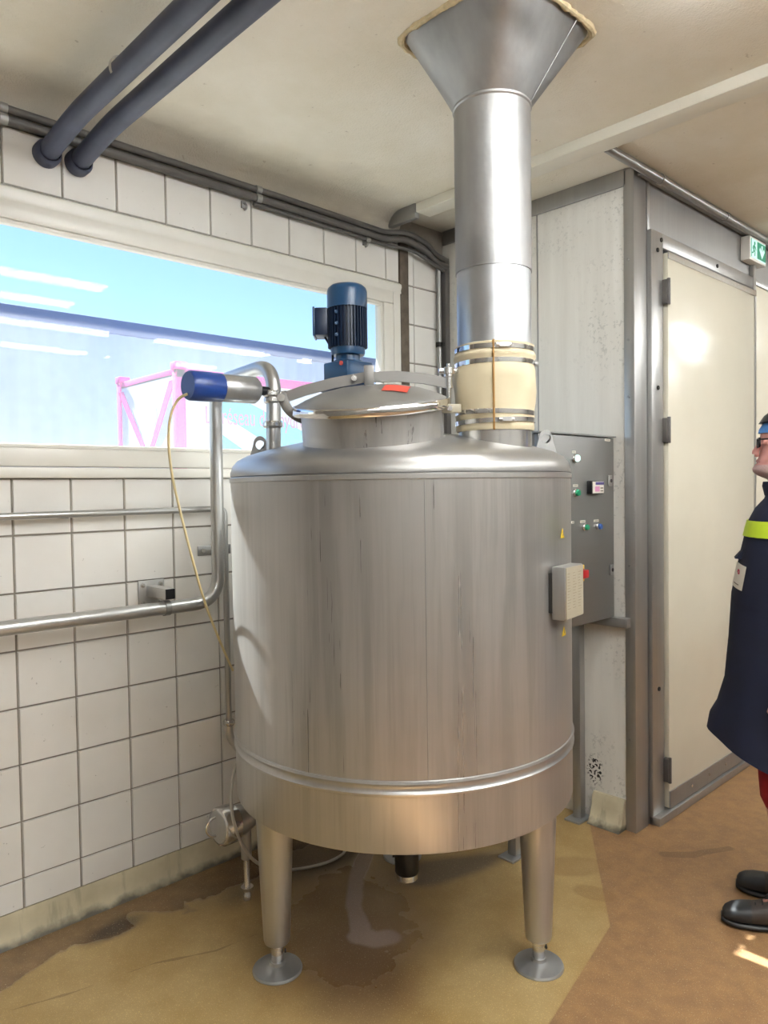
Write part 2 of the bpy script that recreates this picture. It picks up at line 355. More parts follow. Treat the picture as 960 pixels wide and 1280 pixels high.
# ================================================================== setting
CEIL = 2.95
XA, XB, YA = -1.5, 7.0, -5.2              # room extents (left wall is Y=0)
XC, YC = 3.08, -1.12                      # cold-room corner
bm = nb(); box(bm, XA-.3, XB+.3, YA-.3, .12, -.2, 0); struct(obj('floor', bm, K['floor']))
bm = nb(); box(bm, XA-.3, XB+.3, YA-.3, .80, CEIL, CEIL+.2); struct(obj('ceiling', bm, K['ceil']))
WX0, WX1, WZ0, WZ1 = .02, 2.715, 1.645, 2.60    # window opening
bm = nb()
box(bm, XA-.3, XB+.3, 0, .12, 0, WZ0); box(bm, XA-.3, XB+.3, 0, .12, 2.53, CEIL)
box(bm, XA-.3, WX0, 0, .12, WZ0, 2.53); box(bm, WX1, XB+.3, 0, .12, WZ0, 2.53)
wl_ = struct(obj('wall_left', bm, K['grout']))
for nm, b in (('wall_rear', (XA-.3, XA, YA-.3, 0, 0, CEIL)), ('wall_right', (XA, XB+.3, YA-.3, YA, 0, CEIL)), ('wall_far', (XB, XB+.3, YA, YC, 0, CEIL))):
    bm = nb(); box(bm, *b); struct(obj(nm, bm, K['rearwall']))
# tiles (each a child of the wall)
TILE = {}
def tile_mesh(w, h):
    k = (round(w, 3), round(h, 3))
    if k not in TILE:
        b = nb(); c = .0022; g = .0026; t = .008
        o = [(g,0,g),(w-g,0,g),(w-g,0,h-g),(g,0,h-g)]; i = [(g+c,-t,g+c),(w-g-c,-t,g+c),(w-g-c,-t,h-g-c),(g+c,-t,h-g-c)]
        vo = [b.verts.new(p) for p in o]; vi = [b.verts.new(p) for p in i]
        b.faces.new(vi)
        for q in range(4): b.faces.new((vo[q], vo[(q+1)%4], vi[(q+1)%4], vi[q]))
        b.faces.new(vo[::-1]); bmesh.ops.recalc_face_normals(b, faces=b.faces)
        me = bpy.data.meshes.new('tile'); b.to_mesh(me); b.free(); me.materials.append(K['tile']); TILE[k] = me
    return TILE[k]
def tile(x, z, w, h):
    if w < .012 or h < .012: return
    o = bpy.data.objects.new('tile', tile_mesh(w, h)); COL.objects.link(o); o.parent = wl_
    o.location = Vector((x, 0, z))-ORG[wl_.name]
TX0, TZ0 = .8407, 1.6146
cuts = [TX0+.2*k for k in range(-11, 13)]
def run(xa, xb, za, zb):
    zs = [TZ0+.2*k for k in range(-9, 8)]
    for k in range(len(zs)-1):
        z0, z1 = max(zs[k], za), min(zs[k+1], zb)
        if z1-z0 < .012: continue
        for j in range(len(cuts)-1):
            x0, x1 = max(cuts[j], xa), min(cuts[j+1], xb)
            if x1-x0 < .012: continue
            tile(x0, z0, x1-x0, z1-z0)
run(-1.36, 2.735, .108, 1.6146)
run(-1.36, 2.735, 2.6146, 2.845)
run(2.80, 3.04, .108, 2.80)
# skirting with a cove foot
def skirting(name, p0, p1, nrm, h=.108, t=.035):
    bm = nb(); pr = [(0,0),(t,0),(t*.62,h*.25),(t*.40,h*.6),(t*.36,h*.86),(t*.2,h),(0,h)]
    prism(bm, [Vector(p0)+Vector(nrm)*a+V(0,0,b) for a, b in pr], Vector(p1)-Vector(p0)); return struct(obj(name, bm, K['basebd']))
skirting('baseboard_left', (XA,0,0), (1.735,0,0), (0,-1,0))
skirting('baseboard_left', (1.742,0,0), (3.03,0,0), (0,-1,0))
# plaster cove between wall and ceiling
bm = nb(); pts = [(0,2.86)]+[(-.09+.09*math.cos(a), CEIL-.09+.09*math.sin(a)) for a in [math.pi/2*k/6 for k in range(7)]][::1]
poly = [V(XA,0,2.86)]+[V(XA,-.09+.09*math.cos(math.pi/2*k/6)*1, 2.86+.09*math.sin(math.pi/2*k/6)) for k in range(7)]+[V(XA,0,CEIL)]
poly = [V(XA,0,2.85), V(XA,-.006,2.865)]+[V(XA,-.10*(1-math.cos(math.pi/2*k/6))-.006, 2.865+.085*math.sin(math.pi/2*k/6)) for k in range(1,7)]+[V(XA,0,CEIL)]
prism(bm, poly, (2.74-XA,0,0)); struct(obj('trim_1', bm, K['ceil']))
# window
wnd = sempty('window_1', (1.37, 0, WZ0))
def bars(name, x0, x1, z0, z1, w, y0, y1, mat, bev=.004, wb=None):
    wb = wb or w
    for b in ((x0, x1, z1-w, z1), (x0, x1, z0, z0+wb), (x0, x0+w, z0+wb, z1-w), (x1-w, x1, z0+wb, z1-w)):
        bm = nb(); box(bm, b[0], b[1], y0, y1, b[2], b[3]); obj(name, bm, mat, wnd, bev)
bars('window_frame', .055, 2.680, 1.655, 2.565, .066, -.022, .05, K['frame'], .006, .065)
bars('glazing_bead', .121, 2.614, 1.720, 2.499, .016, -.012, .02, K['frame'], .004)
bm = nb(); box(bm, .13, 2.606, .012, .018, 1.73, 2.49); obj('pane', bm, K['glass'], wnd)
# rounded surround along the tile edge
for p0, p1, dr in (((-.005,0,2.5855),(2.735,0,2.5855),(0,0,1)), ((2.7075,0,1.625),(2.7075,0,2.60),(1,0,0)), ((.0275,0,1.625),(.0275,0,2.60),(-1,0,0))):
    bm = nb(); d = Vector(dr); pr = [(-.0275,0),(-.0275,-.022),(-.012,-.020),(.004,-.026),(.018,-.024),(.0275,-.010),(.0275,0)]
    prism(bm, [Vector(p0)+d*a+V(0,b,0) for a, b in pr], Vector(p1)-Vector(p0)); obj('window_surround', bm, K['frame'], wnd)
bm = nb(); box(bm, -.005, 2.735, -.035, 0, 1.614, 1.652); obj('window_sill', bm, K['frame'], wnd, .006)
bm = nb(); box(bm, .02, 2.715, .05, .17, 1.60, 1.645); obj('outer_sill', bm, K['frame'], wnd, .004)
# rusty steel post beside the window and conduits in the corner
bm = nb(); box(bm, 2.737, 2.797, -.016, .03, .11, 2.85); struct(obj('trim_2', bm, K['rust'], bevel=.003), 'rusty brown steel post set into the tiled wall')
bm = nb(); box(bm, 3.045, 3.08, -.05, 0, .0, 2.80); struct(obj('trim_3', bm, K['conduit'], bevel=.004), 'grey angle strip in the corner')
# ceiling trunking
bm = nb(); box(bm, 2.665, 2.765, YA, -.20, 2.905, CEIL); t = obj('trim_4', bm, K['trunk'], bevel=.004); struct(t, 'cream ceiling trunking')
bm = nb(); box(bm, 2.66, 2.69, -.20, -.01, 2.88, CEIL); struct(obj('trim_5', bm, K['dull'], bevel=.003))
# ---- cold room: panel face and door wall
bm = nb(); box(bm, XC, XC+.12, YC+.01, 0, 0, CEIL); face = struct(obj('wall_back', bm, K['panel']), 'white cold room panel')
bm = nb(); box(bm, XC-.012, XC, YC+.03, -.01, 2.875, CEIL); obj('top_rail', bm, K['dull'], face, .003)
bm = nb(); box(bm, XC-.004, XC, -.62, -.615, 1.0, 2.875); obj('panel_joint', bm, K['dull'], face)
bm = nb(); prism(bm, [V(XC-.012,YC+.042,0), V(XC-.012,YC-.008,0), V(XC+.098,YC-.008,0), V(XC+.098,YC+.005,0), V(XC,YC+.005,0), V(XC,YC+.042,0)], (0,0,2.945)); obj('corner_post', bm, K['post'], face, .003)
for z in (.42, 1.2, 1.95, 2.2, 2.55):
    bm = nb(); cyl(bm, (XC-.012, YC+.02, z), (XC-.017, YC+.02, z), .006, n=10); obj('rivet', bm, K['dull'], face)
skirting('baseboard_back', (XC,-1.075,0), (XC,-.915,0), (-1,0,0), .135, .075)
bm = nb(); box(bm, XC+.10, XB+.3, YC, YC+.12, 0, CEIL); dw = struct(obj('wall_door_side', bm, K['dull']), 'grey steel cold room wall above the door')
for x0, x1 in ((4.425, 5.5), (5.52, 6.9)):
    bm = nb(); box(bm, x0, x1, YC-.012, YC, .10, 2.67); obj('wall_panel', bm, K['door'], dw, .003)
bm = nb(); box(bm, 3.19, 3.215, YC-.008, YC, 2.70, 2.93); obj('cover_strip', bm, K['post'], dw, .002)
bm = nb(); box(bm, 4.40, XB, YC-.02, YC, 2.67, 2.70); obj('cover_strip', bm, K['post'], dw, .002)
bm = nb(); box(bm, 4.385, 4.42, YC-.025, YC, 0, 2.80); obj('cover_strip', bm, K['post'], dw, .003)
bm = nb(); box(bm, 4.42, XB, YC-.02, YC, 0.0, .10); obj('kick_strip', bm, K['post'], dw, .003)
bm = nb(); box(bm, 3.10, XB, YC-.03, YC, 2.915, CEIL); obj('top_rail', bm, K['dull'], dw, .004)
d1 = sempty('door_1', (3.85, YC, 0))
for b in ((3.20, 3.312, 0, 2.705), (3.312, 4.385, 2.64, 2.705)):
    bm = nb(); box(bm, b[0], b[1], YC-.022, YC, b[2], b[3]); obj('door_frame', bm, K['post'], d1, .004)
bm = nb(); box(bm, 3.312, 3.325, YC-.012, YC, .04, 2.64); obj('gasket', bm, K['shadowgap'], d1)
bm = nb(); box(bm, 3.312, 4.385, YC-.012, YC, 2.625, 2.64); obj('gasket', bm, K['shadowgap'], d1)
bm = nb(); box(bm, 3.326, 4.372, YC-.038, YC-.001, .045, 2.622); leaf = obj('door_leaf', bm, K['door'], d1, .004)
bm = nb(); box(bm, 3.326, 4.372, YC-.043, YC-.037, 2.592, 2.622); obj('edge_strip', bm, K['polish'], leaf)
bm = nb(); box(bm, 4.352, 4.372, YC-.043, YC-.037, .045, 2.592); obj('edge_strip', bm, K['post'], leaf)
bm = nb(); box(bm, 3.326, 4.372, YC-.043, YC-.037, .045, .125); obj('kick_strip', bm, K['dull'], leaf)
for x in (3.55, 3.75, 3.95):
    bm = nb(); cyl(bm, (x, YC-.043, .09), (x, YC-.047, .09), .007, n=10); obj('rivet', bm, K['polish'], leaf)
bm = nb(); box(bm, 3.20, 4.39, YC-.055, YC, 0, .04); obj('threshold', bm, K['post'], d1, .006)
for z in (2.44, 1.81, .23):
    bm = nb(); box(bm, 3.300, 3.330, YC-.046, YC-.02, z-.055, z+.055); cyl(bm, (3.313, YC-.047, z-.06), (3.313, YC-.047, z+.06), .008, n=12); obj('hinge', bm, K['conduit'], d1, .002)
for x, z in ((3.29, 2.672), (3.255, 2.62), (3.9, 2.672), (3.255, 2.0), (3.255, .62)):
    bm = nb(); cyl(bm, (x, YC-.022, z), (x, YC-.027, z), .010, n=12); obj('screw', bm, K['shadowgap'], d1)
# rail pipe along the top of the cold room
bm = nb(); tube(bm, [(2.77, YC-.045, 2.925), (6.9, YC-.045, 2.925)], .019, 16)
for x in (3.25, 3.95, 4.62, 5.4): ringband(bm, (x, YC-.045, 2.925), V(1,0,0), .019, .03, .004, 16)
rp = tag(obj('ceiling_rail_pipe', bm, K['post']), 'steel rail pipe running under the ceiling above the cream door', 'pipe')
# exit sign
_n0 = len(COL.objects); es = thing('exit_sign', 'green emergency exit sign with running man and arrow above the cream door', 'sign', (4.17, YC-.055, 2.745))
bm = nb(); box(bm, 4.02, 4.32, YC-.105, YC-.055, 2.745, 2.885); obj('housing', bm, K['white'], es, .006)
ys = YC-.1055
bm = nb(); box(bm, 4.035, 4.305, ys-.002, ys, 2.760, 2.870); obj('sign_face', bm, K['exitwhite'], es)
bm = nb(); box(bm, 4.145, 4.298, ys-.004, ys-.002, 2.766, 2.864); obj('green_field', bm, K['exitgreen'], es)
bm = nb(); prism(bm, [V(4.215,ys-.0045,2.852),V(4.235,ys-.0045,2.852),V(4.235,ys-.0045,2.815),V(4.262,ys-.0045,2.838),V(4.272,ys-.0045,2.822),V(4.225,ys-.0045,2.774),V(4.178,ys-.0045,2.822),V(4.188,ys-.0045,2.838),V(4.215,ys-.0045,2.815)], (0,-.001,0)); obj('arrow', bm, K['exitwhite'], es)
bm = nb()
lathe(bm, [(0,0),(.010,0),(.010,.002),(0,.002)], (4.098, ys-.002, 2.848), V(0,-1,0), 14)
def strip2(bm, pts, w, y):
    for (a, b), (c, d) in zip(pts, pts[1:]):
        t = V(c-a, 0, d-b).normalized(); nn = V(-t.z, 0, t.x)*w/2
        p, q = V(a, y, b), V(c, y, d)
        prism(bm, [p-nn, q-nn, q+nn, p+nn], (0,-.002,0))
strip2(bm, [(4.092,2.836),(4.082,2.806)], .016, ys-.002)
strip2(bm, [(4.092,2.834),(4.112,2.822),(4.120,2.808)], .006, ys-.002)
strip2(bm, [(4.090,2.834),(4.070,2.828),(4.062,2.812)], .006, ys-.002)
strip2(bm, [(4.084,2.808),(4.104,2.796),(4.098,2.774)], .008, ys-.002)
strip2(bm, [(4.082,2.808),(4.070,2.790),(4.050,2.786)], .008, ys-.002)
obj('running_figure', bm, K['exitgreen'], es)
bm = nb(); box(bm, 4.036, 4.040, ys-.004, ys-.002, 2.762, 2.868); obj('sign_border', bm, K['exitgreen'], es)
es.location += V(.20, .053, .028); es.scale = (.78, 1, .92)
# ---- fluorescent lamps behind the camera (some mirrored in the window, rest added as fill)
def lamp(x, y, first=[None]):
    t = thing('fluorescent_light', 'twin tube fluorescent ceiling light running along the room, in a set partly added as fill', 'ceiling light', (x, y, CEIL-.06), 'fluorescent ceiling lights')
    bm = nb(); box(bm, x-.62, x+.62, y-.03, y+.03, CEIL-.035, CEIL); obj('housing', bm, K['white'], t, .004)
    for s in (-1, 1):
        bm = nb(); cyl(bm, (x-.59, y+s*.048, CEIL-.055), (x+.59, y+s*.048, CEIL-.055), .013, n=12); obj('tube', bm, K['tube'], t)
for x, y in ((1.5,-2.05), (1.5,-2.62), (-.5,-3.4), (.9,-3.4), (2.3,-3.4), (3.7,-3.4), (-.5,-4.4), (.9,-4.4), (2.3,-4.4), (3.7,-4.4), (5.3,-2.3), (5.3,-3.4)): lamp(x, y)  # most of the farther fixtures are added to spread the light evenly
# ================================================================== mixing tank
TC = V(1.85, -.885, 0); RV = V(.7253, -.6884, 0); FV = V(.6884, .7253, 0)
def T(lat, fwd, z=0.0): return TC+RV*lat+FV*fwd+V(0,0,z)
R = .584
DOME = [(.584,1.605),(.584,1.617),(.576,1.640),(.561,1.658),(.530,1.674),(.476,1.690),(.42,1.704),(.342,1.720),(.25,1.735),(.15,1.747),(.06,1.753),(0,1.755)]
def dome_z(r):
    for (a, za), (b, zb) in zip(DOME, DOME[1:]):
        if b <= r <= a and a > b: return za+(zb-za)*(a-r)/(a-b)
    return 1.605
tank = thing('mixing_tank', 'large cylindrical stainless steel mixing tank on three tapered legs', 'tank', TC)
bm = nb(); lathe(bm, [(.55,.62),(.574,.62),(.574,.545),(.576,.54),(R-.002,.54),(R,.545),(R,.700),(R+.001,.704)], TC, n=128); obj('skirt', bm, K['tank'], tank)
bm = nb(); lathe(bm, [(R-.003,.702),(R+.005,.706),(R+.006,.712),(R+.001,.717),(R-.001,.728),(R+.002,.735),(R+.006,.740),(R+.004,.747),(R-.003,.750)], TC, n=128); obj('weld_bead', bm, K['steel'], tank)
bm = nb(); lathe(bm, [(R,.748),(R,1.0),(R,1.3),(R,1.585)], TC, n=128); obj('shell', bm, K['tank'], tank)
bm = nb(); lathe(bm, [(R-.002,1.584),(R+.003,1.587),(R+.003,1.600),(R-.002,1.604)], TC, n=128); obj('weld_seam', bm, K['steel'], tank)
bm = nb(); lathe(bm, [(0,.60),(.3,.61),(.55,.62)], TC, n=64); obj('tank_bottom', bm, K['dull'], tank)
bm = nb(); lathe(bm, DOME, TC, n=128); obj('dome_top', bm, K['lid'], tank, smooth=60)
bm = nb(); cyl(bm, T(.055,-math.sqrt(R*R-.055**2),.75), T(.055,-math.sqrt(R*R-.055**2),1.58), .0012, n=6); obj('shell_seam', bm, K['dull'], tank)
# legs
for k in range(3):
    a = math.atan2(-FV.y, -FV.x)+math.pi+2*math.pi*k/3     # one leg at the back, two in front
    L = TC+V(math.cos(a), math.sin(a), 0)*.491
    bm = nb(); lathe(bm, [(.062,.62),(.0625,.55),(.060,.50),(.043,.105),(.040,.095),(.02,.092),(0,.092)], L, n=40); leg = obj('leg', bm, K['steel'], tank)
    bm = nb(); lathe(bm, [(0,.03),(.019,.03),(.020,.034),(.020,.072),(.022,.074),(.022,.093),(0,.093)], L, n=20); st = obj('foot_stem', bm, K['polish'], leg)
    bm = nb(); lathe(bm, [(0,0),(.080,0),(.081,.004),(.078,.010),(.04,.016),(.026,.022),(.024,.032),(0,.033)], L, n=48); obj('foot_plate', bm, K['galv'], leg)
    bm = nb(); q = L+V(.02,-.012,.06); cyl(bm, q, q+V(.004,-.003,0), .007, n=10); obj('set_screw', bm, K['shadowgap'], leg)
# manhole: neck and lid tilt with the dome
mh_dir = (T(-.087,-.297)-TC).normalized()
MC = T(-.087, -.297, 1.705)
axis = (V(0,0,1)+(-FV)*.185+(-RV)*.05).normalized()
bm = nb(); lathe(bm, [(.226,-.045),(.222,-.01),(.218,.010),(.217,.10),(.222,.104)], MC, axis, 96); obj('manhole_neck', bm, K['tank'], tank)
bm = nb(); lathe(bm, [(.219,-.004),(.226,0),(.227,.005),(.219,.010)], MC, axis, 96); obj('weld_seam', bm, K['steel'], tank)
LC = MC+axis*.118
bm = nb(); lathe(bm, [(.238,-.003),(.239,.0),(.232,.009),(.20,.024),(.15,.042),(.09,.054),(.04,.058),(0,.059)], LC, axis, 96); lid = obj('manhole_lid', bm, K['lid'], tank, smooth=60)
bm = nb(); lathe(bm, [(.222,-.020),(.240,-.020),(.2435,-.015),(.2435,.002),(.240,.007),(.225,.007)], LC, axis, 96); obj('lid_rim', bm, K['chrome'], lid)
lx = (RV-axis*RV.dot(axis)).normalized(); ly = axis.cross(lx)
def onlid(u, v, extra=.0015):
    r = math.hypot(u, v); pr = [(.238,-.003),(.239,.0),(.232,.009),(.20,.024),(.15,.042),(.09,.054),(.04,.058),(0,.059)]; h = .0
    for (a, ha), (b, hb) in zip(pr[1:], pr[2:]):
        if b <= r <= a: h = ha+(hb-ha)*(a-r)/(a-b)
    return LC+lx*u+ly*v+axis*(h+extra)
bm = nb(); g = [[bm.verts.new(onlid(.035+.075*i/6+.015*(j/4), -.135+.085*j/4, .0025)) for j in range(5)] for i in range(7)]
for i in range(6):
    for j in range(4): bm.faces.new((g[i][j], g[i+1][j], g[i+1][j+1], g[i][j+1]))
obj('sticker', bm, K['redst'], lid)['label'] = 'faded red sticker'
# centre bracket on the lid
cb = onlid(0, 0, 0)
bm = nb()
for s in (-1, 1): cbox(bm, (0,0,0), (.030,.006,.062), Matrix.Translation(cb+axis*.026-FV*.012*s)@Matrix(((RV.x,FV.x,0,0),(RV.y,FV.y,0,0),(0,0,1,0),(0,0,0,1))))
obj('bar_bracket', bm, K['bar'], lid, .002)
# curved closing bar over the lid
def arcpt(t):                              # t 0..1 from hinge to bolt
    pts = [(-.368,.0,1.845),(-.30,.0,1.868),(-.21,.0,1.890),(-.11,.0,1.906),(-.01,.0,1.908),(.07,.0,1.900),(.150,.0,1.884)]
    f = t*(len(pts)-1); i = min(int(f), len(pts)-2); f -= i
    return T(*[pts[i][k]*(1-f)+pts[i+1][k]*f if k != 1 else -.297 for k in range(3)])
bm = nb(); rows = []
for k in range(37):
    p = arcpt(k/36); q = (arcpt(min(1,k/36+.02))-arcpt(max(0,k/36-.02))).normalized(); up = V(0,0,1)-q*q.z; up.normalize()
    rows.append([bm.verts.new(p+up*a+FV*b) for a, b in ((-.016,-.005),(.016,-.005),(.016,.005),(-.016,.005))])
for a, b in zip(rows, rows[1:]):
    for k in range(4): bm.faces.new((a[k], a[(k+1)%4], b[(k+1)%4], b[k]))
bm.faces.new(rows[0]); bm.faces.new(rows[-1][::-1])
lb = obj('closing_bar', bm, K['bar'], tank, smooth=20)
pv = arcpt(.445)
bm = nb(); cyl(bm, pv-FV*.026, pv+FV*.024, .0085, n=14); obj('pivot_bolt', bm, K['polish'], lb)
# hinge at the neck
hp = T(-.368, -.297, 1.845)
bm = nb(); pts = smooth_path([hp+V(0,0,.012), hp+RV*.008-V(0,0,.02), hp+RV*.028-V(0,0,.048), hp+RV*.06-V(0,0,.066), hp+RV*.085-V(0,0,.066)])
rows = []
for k, p in enumerate(pts):
    q = (pts[min(k+1,len(pts)-1)]-pts[max(k-1,0)]).normalized(); up = q.cross(FV).normalized()
    rows.append([bm.verts.new(p+up*a+FV*b) for a, b in ((-.014,-.018),(.014,-.018),(.014,.018),(-.014,.018))])
for a, b in zip(rows, rows[1:]):
    for k in range(4): bm.faces.new((a[k], a[(k+1)%4], b[(k+1)%4], b[k]))
bm.faces.new(rows[0]); bm.faces.new(rows[-1][::-1]); obj('hinge_arm', bm, K['bar'], tank, .002)
bm = nb(); cyl(bm, hp-FV*.026, hp+FV*.024, .012, n=16); obj('hinge_pin', bm, K['polish'], tank)
# swing bolt on the right
sb = T(.150, -.297, 0)
bm = nb(); cyl(bm, sb+V(0,0,1.80), sb+V(0,0,1.945), .0065, n=12); sbo = obj('swing_bolt', bm, K['polish'], tank)
bm = nb(); lathe(bm, [(0,1.868),(.0125,1.868),(.0125,1.902),(.015,1.904),(.015,1.912),(.019,1.914),(.019,1.930),(.012,1.934),(0,1.934)], sb, n=20); obj('bolt_nut', bm, K['polish'], sbo)
bm = nb(); cbox(bm, (0,0,0), (.066,.014,.015), Matrix.Translation(sb+V(0,0,1.922))@Matrix.Rotation(-.55,4,'Z')); obj('wing_handle', bm, K['polish'], sbo, .003)
bm = nb(); cbox(bm, (0,0,0), (.075,.030,.026), Matrix.Translation(sb+V(0,0,1.805)+RV*.0)@Matrix.Rotation(math.atan2(RV.y,RV.x),4,'Z')); obj('bolt_bracket', bm, K['aluplate'], tank, .002)
bm = nb(); cyl(bm, sb+V(0,0,1.805)-FV*.022, sb+V(0,0,1.805)+FV*.02, .009, n=14); obj('bracket_pin', bm, K['polish'], tank)
bm = nb(); cbox(bm, (0,0,0), (.007,.02,.09), Matrix.Translation(sb+V(0,0,1.76)-RV*.026)); obj('bracket_strut', bm, K['dull'], tank)
# lifting lugs
for lat, fw, hh in ((-.505,.10,.075), (.527,.06,.085), (0.0,.52,.075)):
    p = T(lat, fw); rr = math.hypot(lat, fw); z0 = dome_z(rr)-.02
    bm = nb(); n = 18; out = []; inn = []
    prof = [(-.046,0),(.046,0)]+[(.024*math.cos(a)+.0, hh-.006+.030*math.sin(a)) for a in [math.pi*k/14 for k in range(15)]]
    hole = [(.017*math.cos(2*math.pi*k/len(prof)+math.pi*1.25), hh-.008+.017*math.sin(2*math.pi*k/len(prof)+math.pi*1.25)) for k in range(len(prof))]
    vs = [[[bm.verts.new(p+RV*a+V(0,0,z0+b)+FV*c) for a, b in q] for q in (prof, hole)] for c in (-.005,.005)]
    n = len(prof)
    for k in range(n):
        k2 = (k+1) % n
        bm.faces.new((vs[0][0][k], vs[0][0][k2], vs[0][1][k2], vs[0][1][k])); bm.faces.new((vs[1][0][k], vs[1][1][k], vs[1][1][k2], vs[1][0][k2]))
        bm.faces.new((vs[0][0][k], vs[1][0][k], vs[1][0][k2], vs[0][0][k2])); bm.faces.new((vs[0][1][k], vs[0][1][k2], vs[1][1][k2], vs[1][1][k]))
    obj('lifting_lug', bm, K['dull'], tank)
# small breather on the dome behind the lid
bp = T(.03, .12, dome_z(.13))
bm = nb(); lathe(bm, [(0,-.02),(.024,-.02),(.024,.10),(.05,.11),(.052,.125),(.04,.14),(0,.146)], bp, n=24); obj('breather_cap', bm, K['polish'], tank)
# warning triangles on the shell
def onshell(az, z, off=.0015): return TC+V(math.cos(az)*(R+off), math.sin(az)*(R+off), z)
for px_az, z in ((-1.318, 1.412), (-1.302, 1.105)):
    bm = nb(); tri = [(-.017,-.014),(.017,-.014),(0,.017)]
    prism(bm, [onshell(px_az+a/R, z+b) for a, b in tri], V(math.cos(px_az), math.sin(px_az), 0)*.001); ws = obj('warning_sticker', bm, K['yellow'], tank); ws['label'] = 'yellow warning triangle'
    bm = nb(); tri = [(-.003,-.006),(.003,-.006),(0,.008)]
    prism(bm, [onshell(px_az+a/R, z+b, .0026) for a, b in tri], V(math.cos(px_az), math.sin(px_az), 0)*.0006); obj('warning_mark', bm, K['ink'], ws)
# document holder on the shell
aw = -1.395; nr = V(math.cos(aw), math.sin(aw), 0); tg = V(-math.sin(aw), math.cos(aw), 0); hc = TC+nr*(R+.001)+V(0,0,1.238)
HM = Matrix(((tg.x,nr.x,0,hc.x),(tg.y,nr.y,0,hc.y),(0,0,1,hc.z),(0,0,0,1)))
bm = nb(); box(bm, -.055, .085, .006, .048, -.080, .080, HM); dh = obj('document_holder', bm, K['dull'], tank, .0025)
bm = nb(); box(bm, -.056, -.02, -.004, .008, -.06, .06, HM); obj('holder_gap', bm, K['shadowgap'], dh)
bm = nb(); box(bm, -.048, .083, .048, .0505, -.077, .077, HM); pl = obj('data_plate', bm, K['aluplate'], dh)
bm = nb()
for k in range(13):
    for j, (a, b) in enumerate(((-.040,-.012), (.002,.03), (.042,.072))):
        w = (b-a)*random.uniform(.5, 1); box(bm, a, a+w, .0505, .0507, .058-k*.0088, .0592-k*.0088, HM)
o = obj('print_lines', bm, K['ink'], dh); o['kind'] = 'stuff'
# outlet valve below the tank
bm = nb(); lathe(bm, [(0,.60),(.03,.60),(.03,.34),(.042,.335),(.042,.225),(.036,.215),(0,.215)], T(.005,-.06), n=28); ov = obj('outlet_valve', bm, K['black'], tank)
bm = nb(); lathe(bm, [(.030,.216),(.038,.222),(.038,.200),(.030,.195),(0,.195)], T(.005,-.06), n=28); obj('outlet_collar', bm, K['polish'], ov)
bm = nb(); p = T(-.045,-.06,.285); cyl(bm, p, p+RV*.012, .012, n=12); obj('valve_knob', bm, K['black'], ov)
# ================================================================== agitator motor
MP = T(-.179, .085); zb = dome_z(.2)
mo = thing('agitator_motor', 'dark blue electric agitator motor with finned body on gearbox behind the lid', 'motor', V(MP.x, MP.y, zb-.005))
ga = math.atan2(RV.y, RV.x)+math.pi/4
bm = nb(); lathe(bm, [(.062,zb-.008),(.062,zb+.008),(.045,zb+.012),(.045,1.885),(.072,1.890),(.072,1.912),(0,1.912)], MP, n=32); obj('pedestal', bm, K['steel'], mo)
bm = nb(); cbox(bm, (0,0,0), (.150,.150,.022), Matrix.Translation(MP+V(0,0,1.921))@Matrix.Rotation(ga,4,'Z')); obj('base_flange', bm, K['navy'], mo, .008)
bm = nb(); cbox(bm, (0,0,0), (.128,.128,.084), Matrix.Translation(MP+V(0,0,1.974))@Matrix.Rotation(ga,4,'Z')); gb = obj('gearbox', bm, K['blue'], mo, .007)
gn = -(RV*math.cos(.785)+FV*math.sin(.785))
q = MP+gn*.064+V(0,0,2.004)+V(gn.y,-gn.x,0)*-.036
bm = nb(); cyl(bm, q, q+gn*.004, .008, n=14); obj('oil_plug', bm, K['redst'], gb)
bm = nb(); lathe(bm, [(.052,2.012),(.052,2.022),(.044,2.024),(.044,2.040),(.060,2.042),(.062,2.050),(.062,2.066),(.058,2.070)], MP, n=40); obj('motor_flange', bm, K['blue'], mo)
bm = nb(); lathe(bm, [(.060,2.064),(.0605,2.215),(0,2.216)], MP, n=48); mbdy = obj('motor_body', bm, K['navy'], mo)
for k in range(36):
    a = 2*math.pi*k/36; d = V(math.cos(a), math.sin(a), 0); s = V(-d.y, d.x, 0)
    bm = nb(); prism(bm, [MP+d*.058-s*.0016+V(0,0,2.068), MP+d*.0715-s*.0012+V(0,0,2.068), MP+d*.0715+s*.0012+V(0,0,2.068), MP+d*.058+s*.0016+V(0,0,2.068)], (0,0,.146)); obj('fin', bm, K['navy'], mbdy)
bm = nb(); lathe(bm, [(.066,2.208),(.0725,2.208),(.0725,2.268),(.069,2.280),(.058,2.290),(.03,2.294),(0,2.294)], MP, n=48); obj('fan_cowl', bm, K['blue'], mo, smooth=50)
tb = MP-RV*.082
bm = nb(); cbox(bm, (0,0,0), (.046,.085,.098), Matrix.Translation(tb-RV*.010+V(0,0,2.158))@Matrix.Rotation(math.atan2(RV.y,RV.x),4,'Z')); tbo = obj('terminal_box', bm, K['navy'], mo, .005)
bm = nb(); cbox(bm, (0,0,0), (.008,.089,.104), Matrix.Translation(tb-RV*.036+V(0,0,2.158))@Matrix.Rotation(math.atan2(RV.y,RV.x),4,'Z')); obj('terminal_lid', bm, K['blue'], tbo, .003)
for z in (2.105, 2.145, 2.185):
    q = MP-RV*.036-FV*.062+V(0,0,z); bm = nb(); cyl(bm, q, q-FV*.008, .006, n=10); obj('tie_bolt', bm, K['blue'], mbdy)
bm = nb(); tube(bm, smooth_path([tb-RV*.0+V(0,0,2.11), tb+RV*.028+V(0,0,2.06), tb+RV*.026-FV*.02+V(0,0,1.99)]), .004, 8); obj('motor_cable', bm, K['black'], mo)
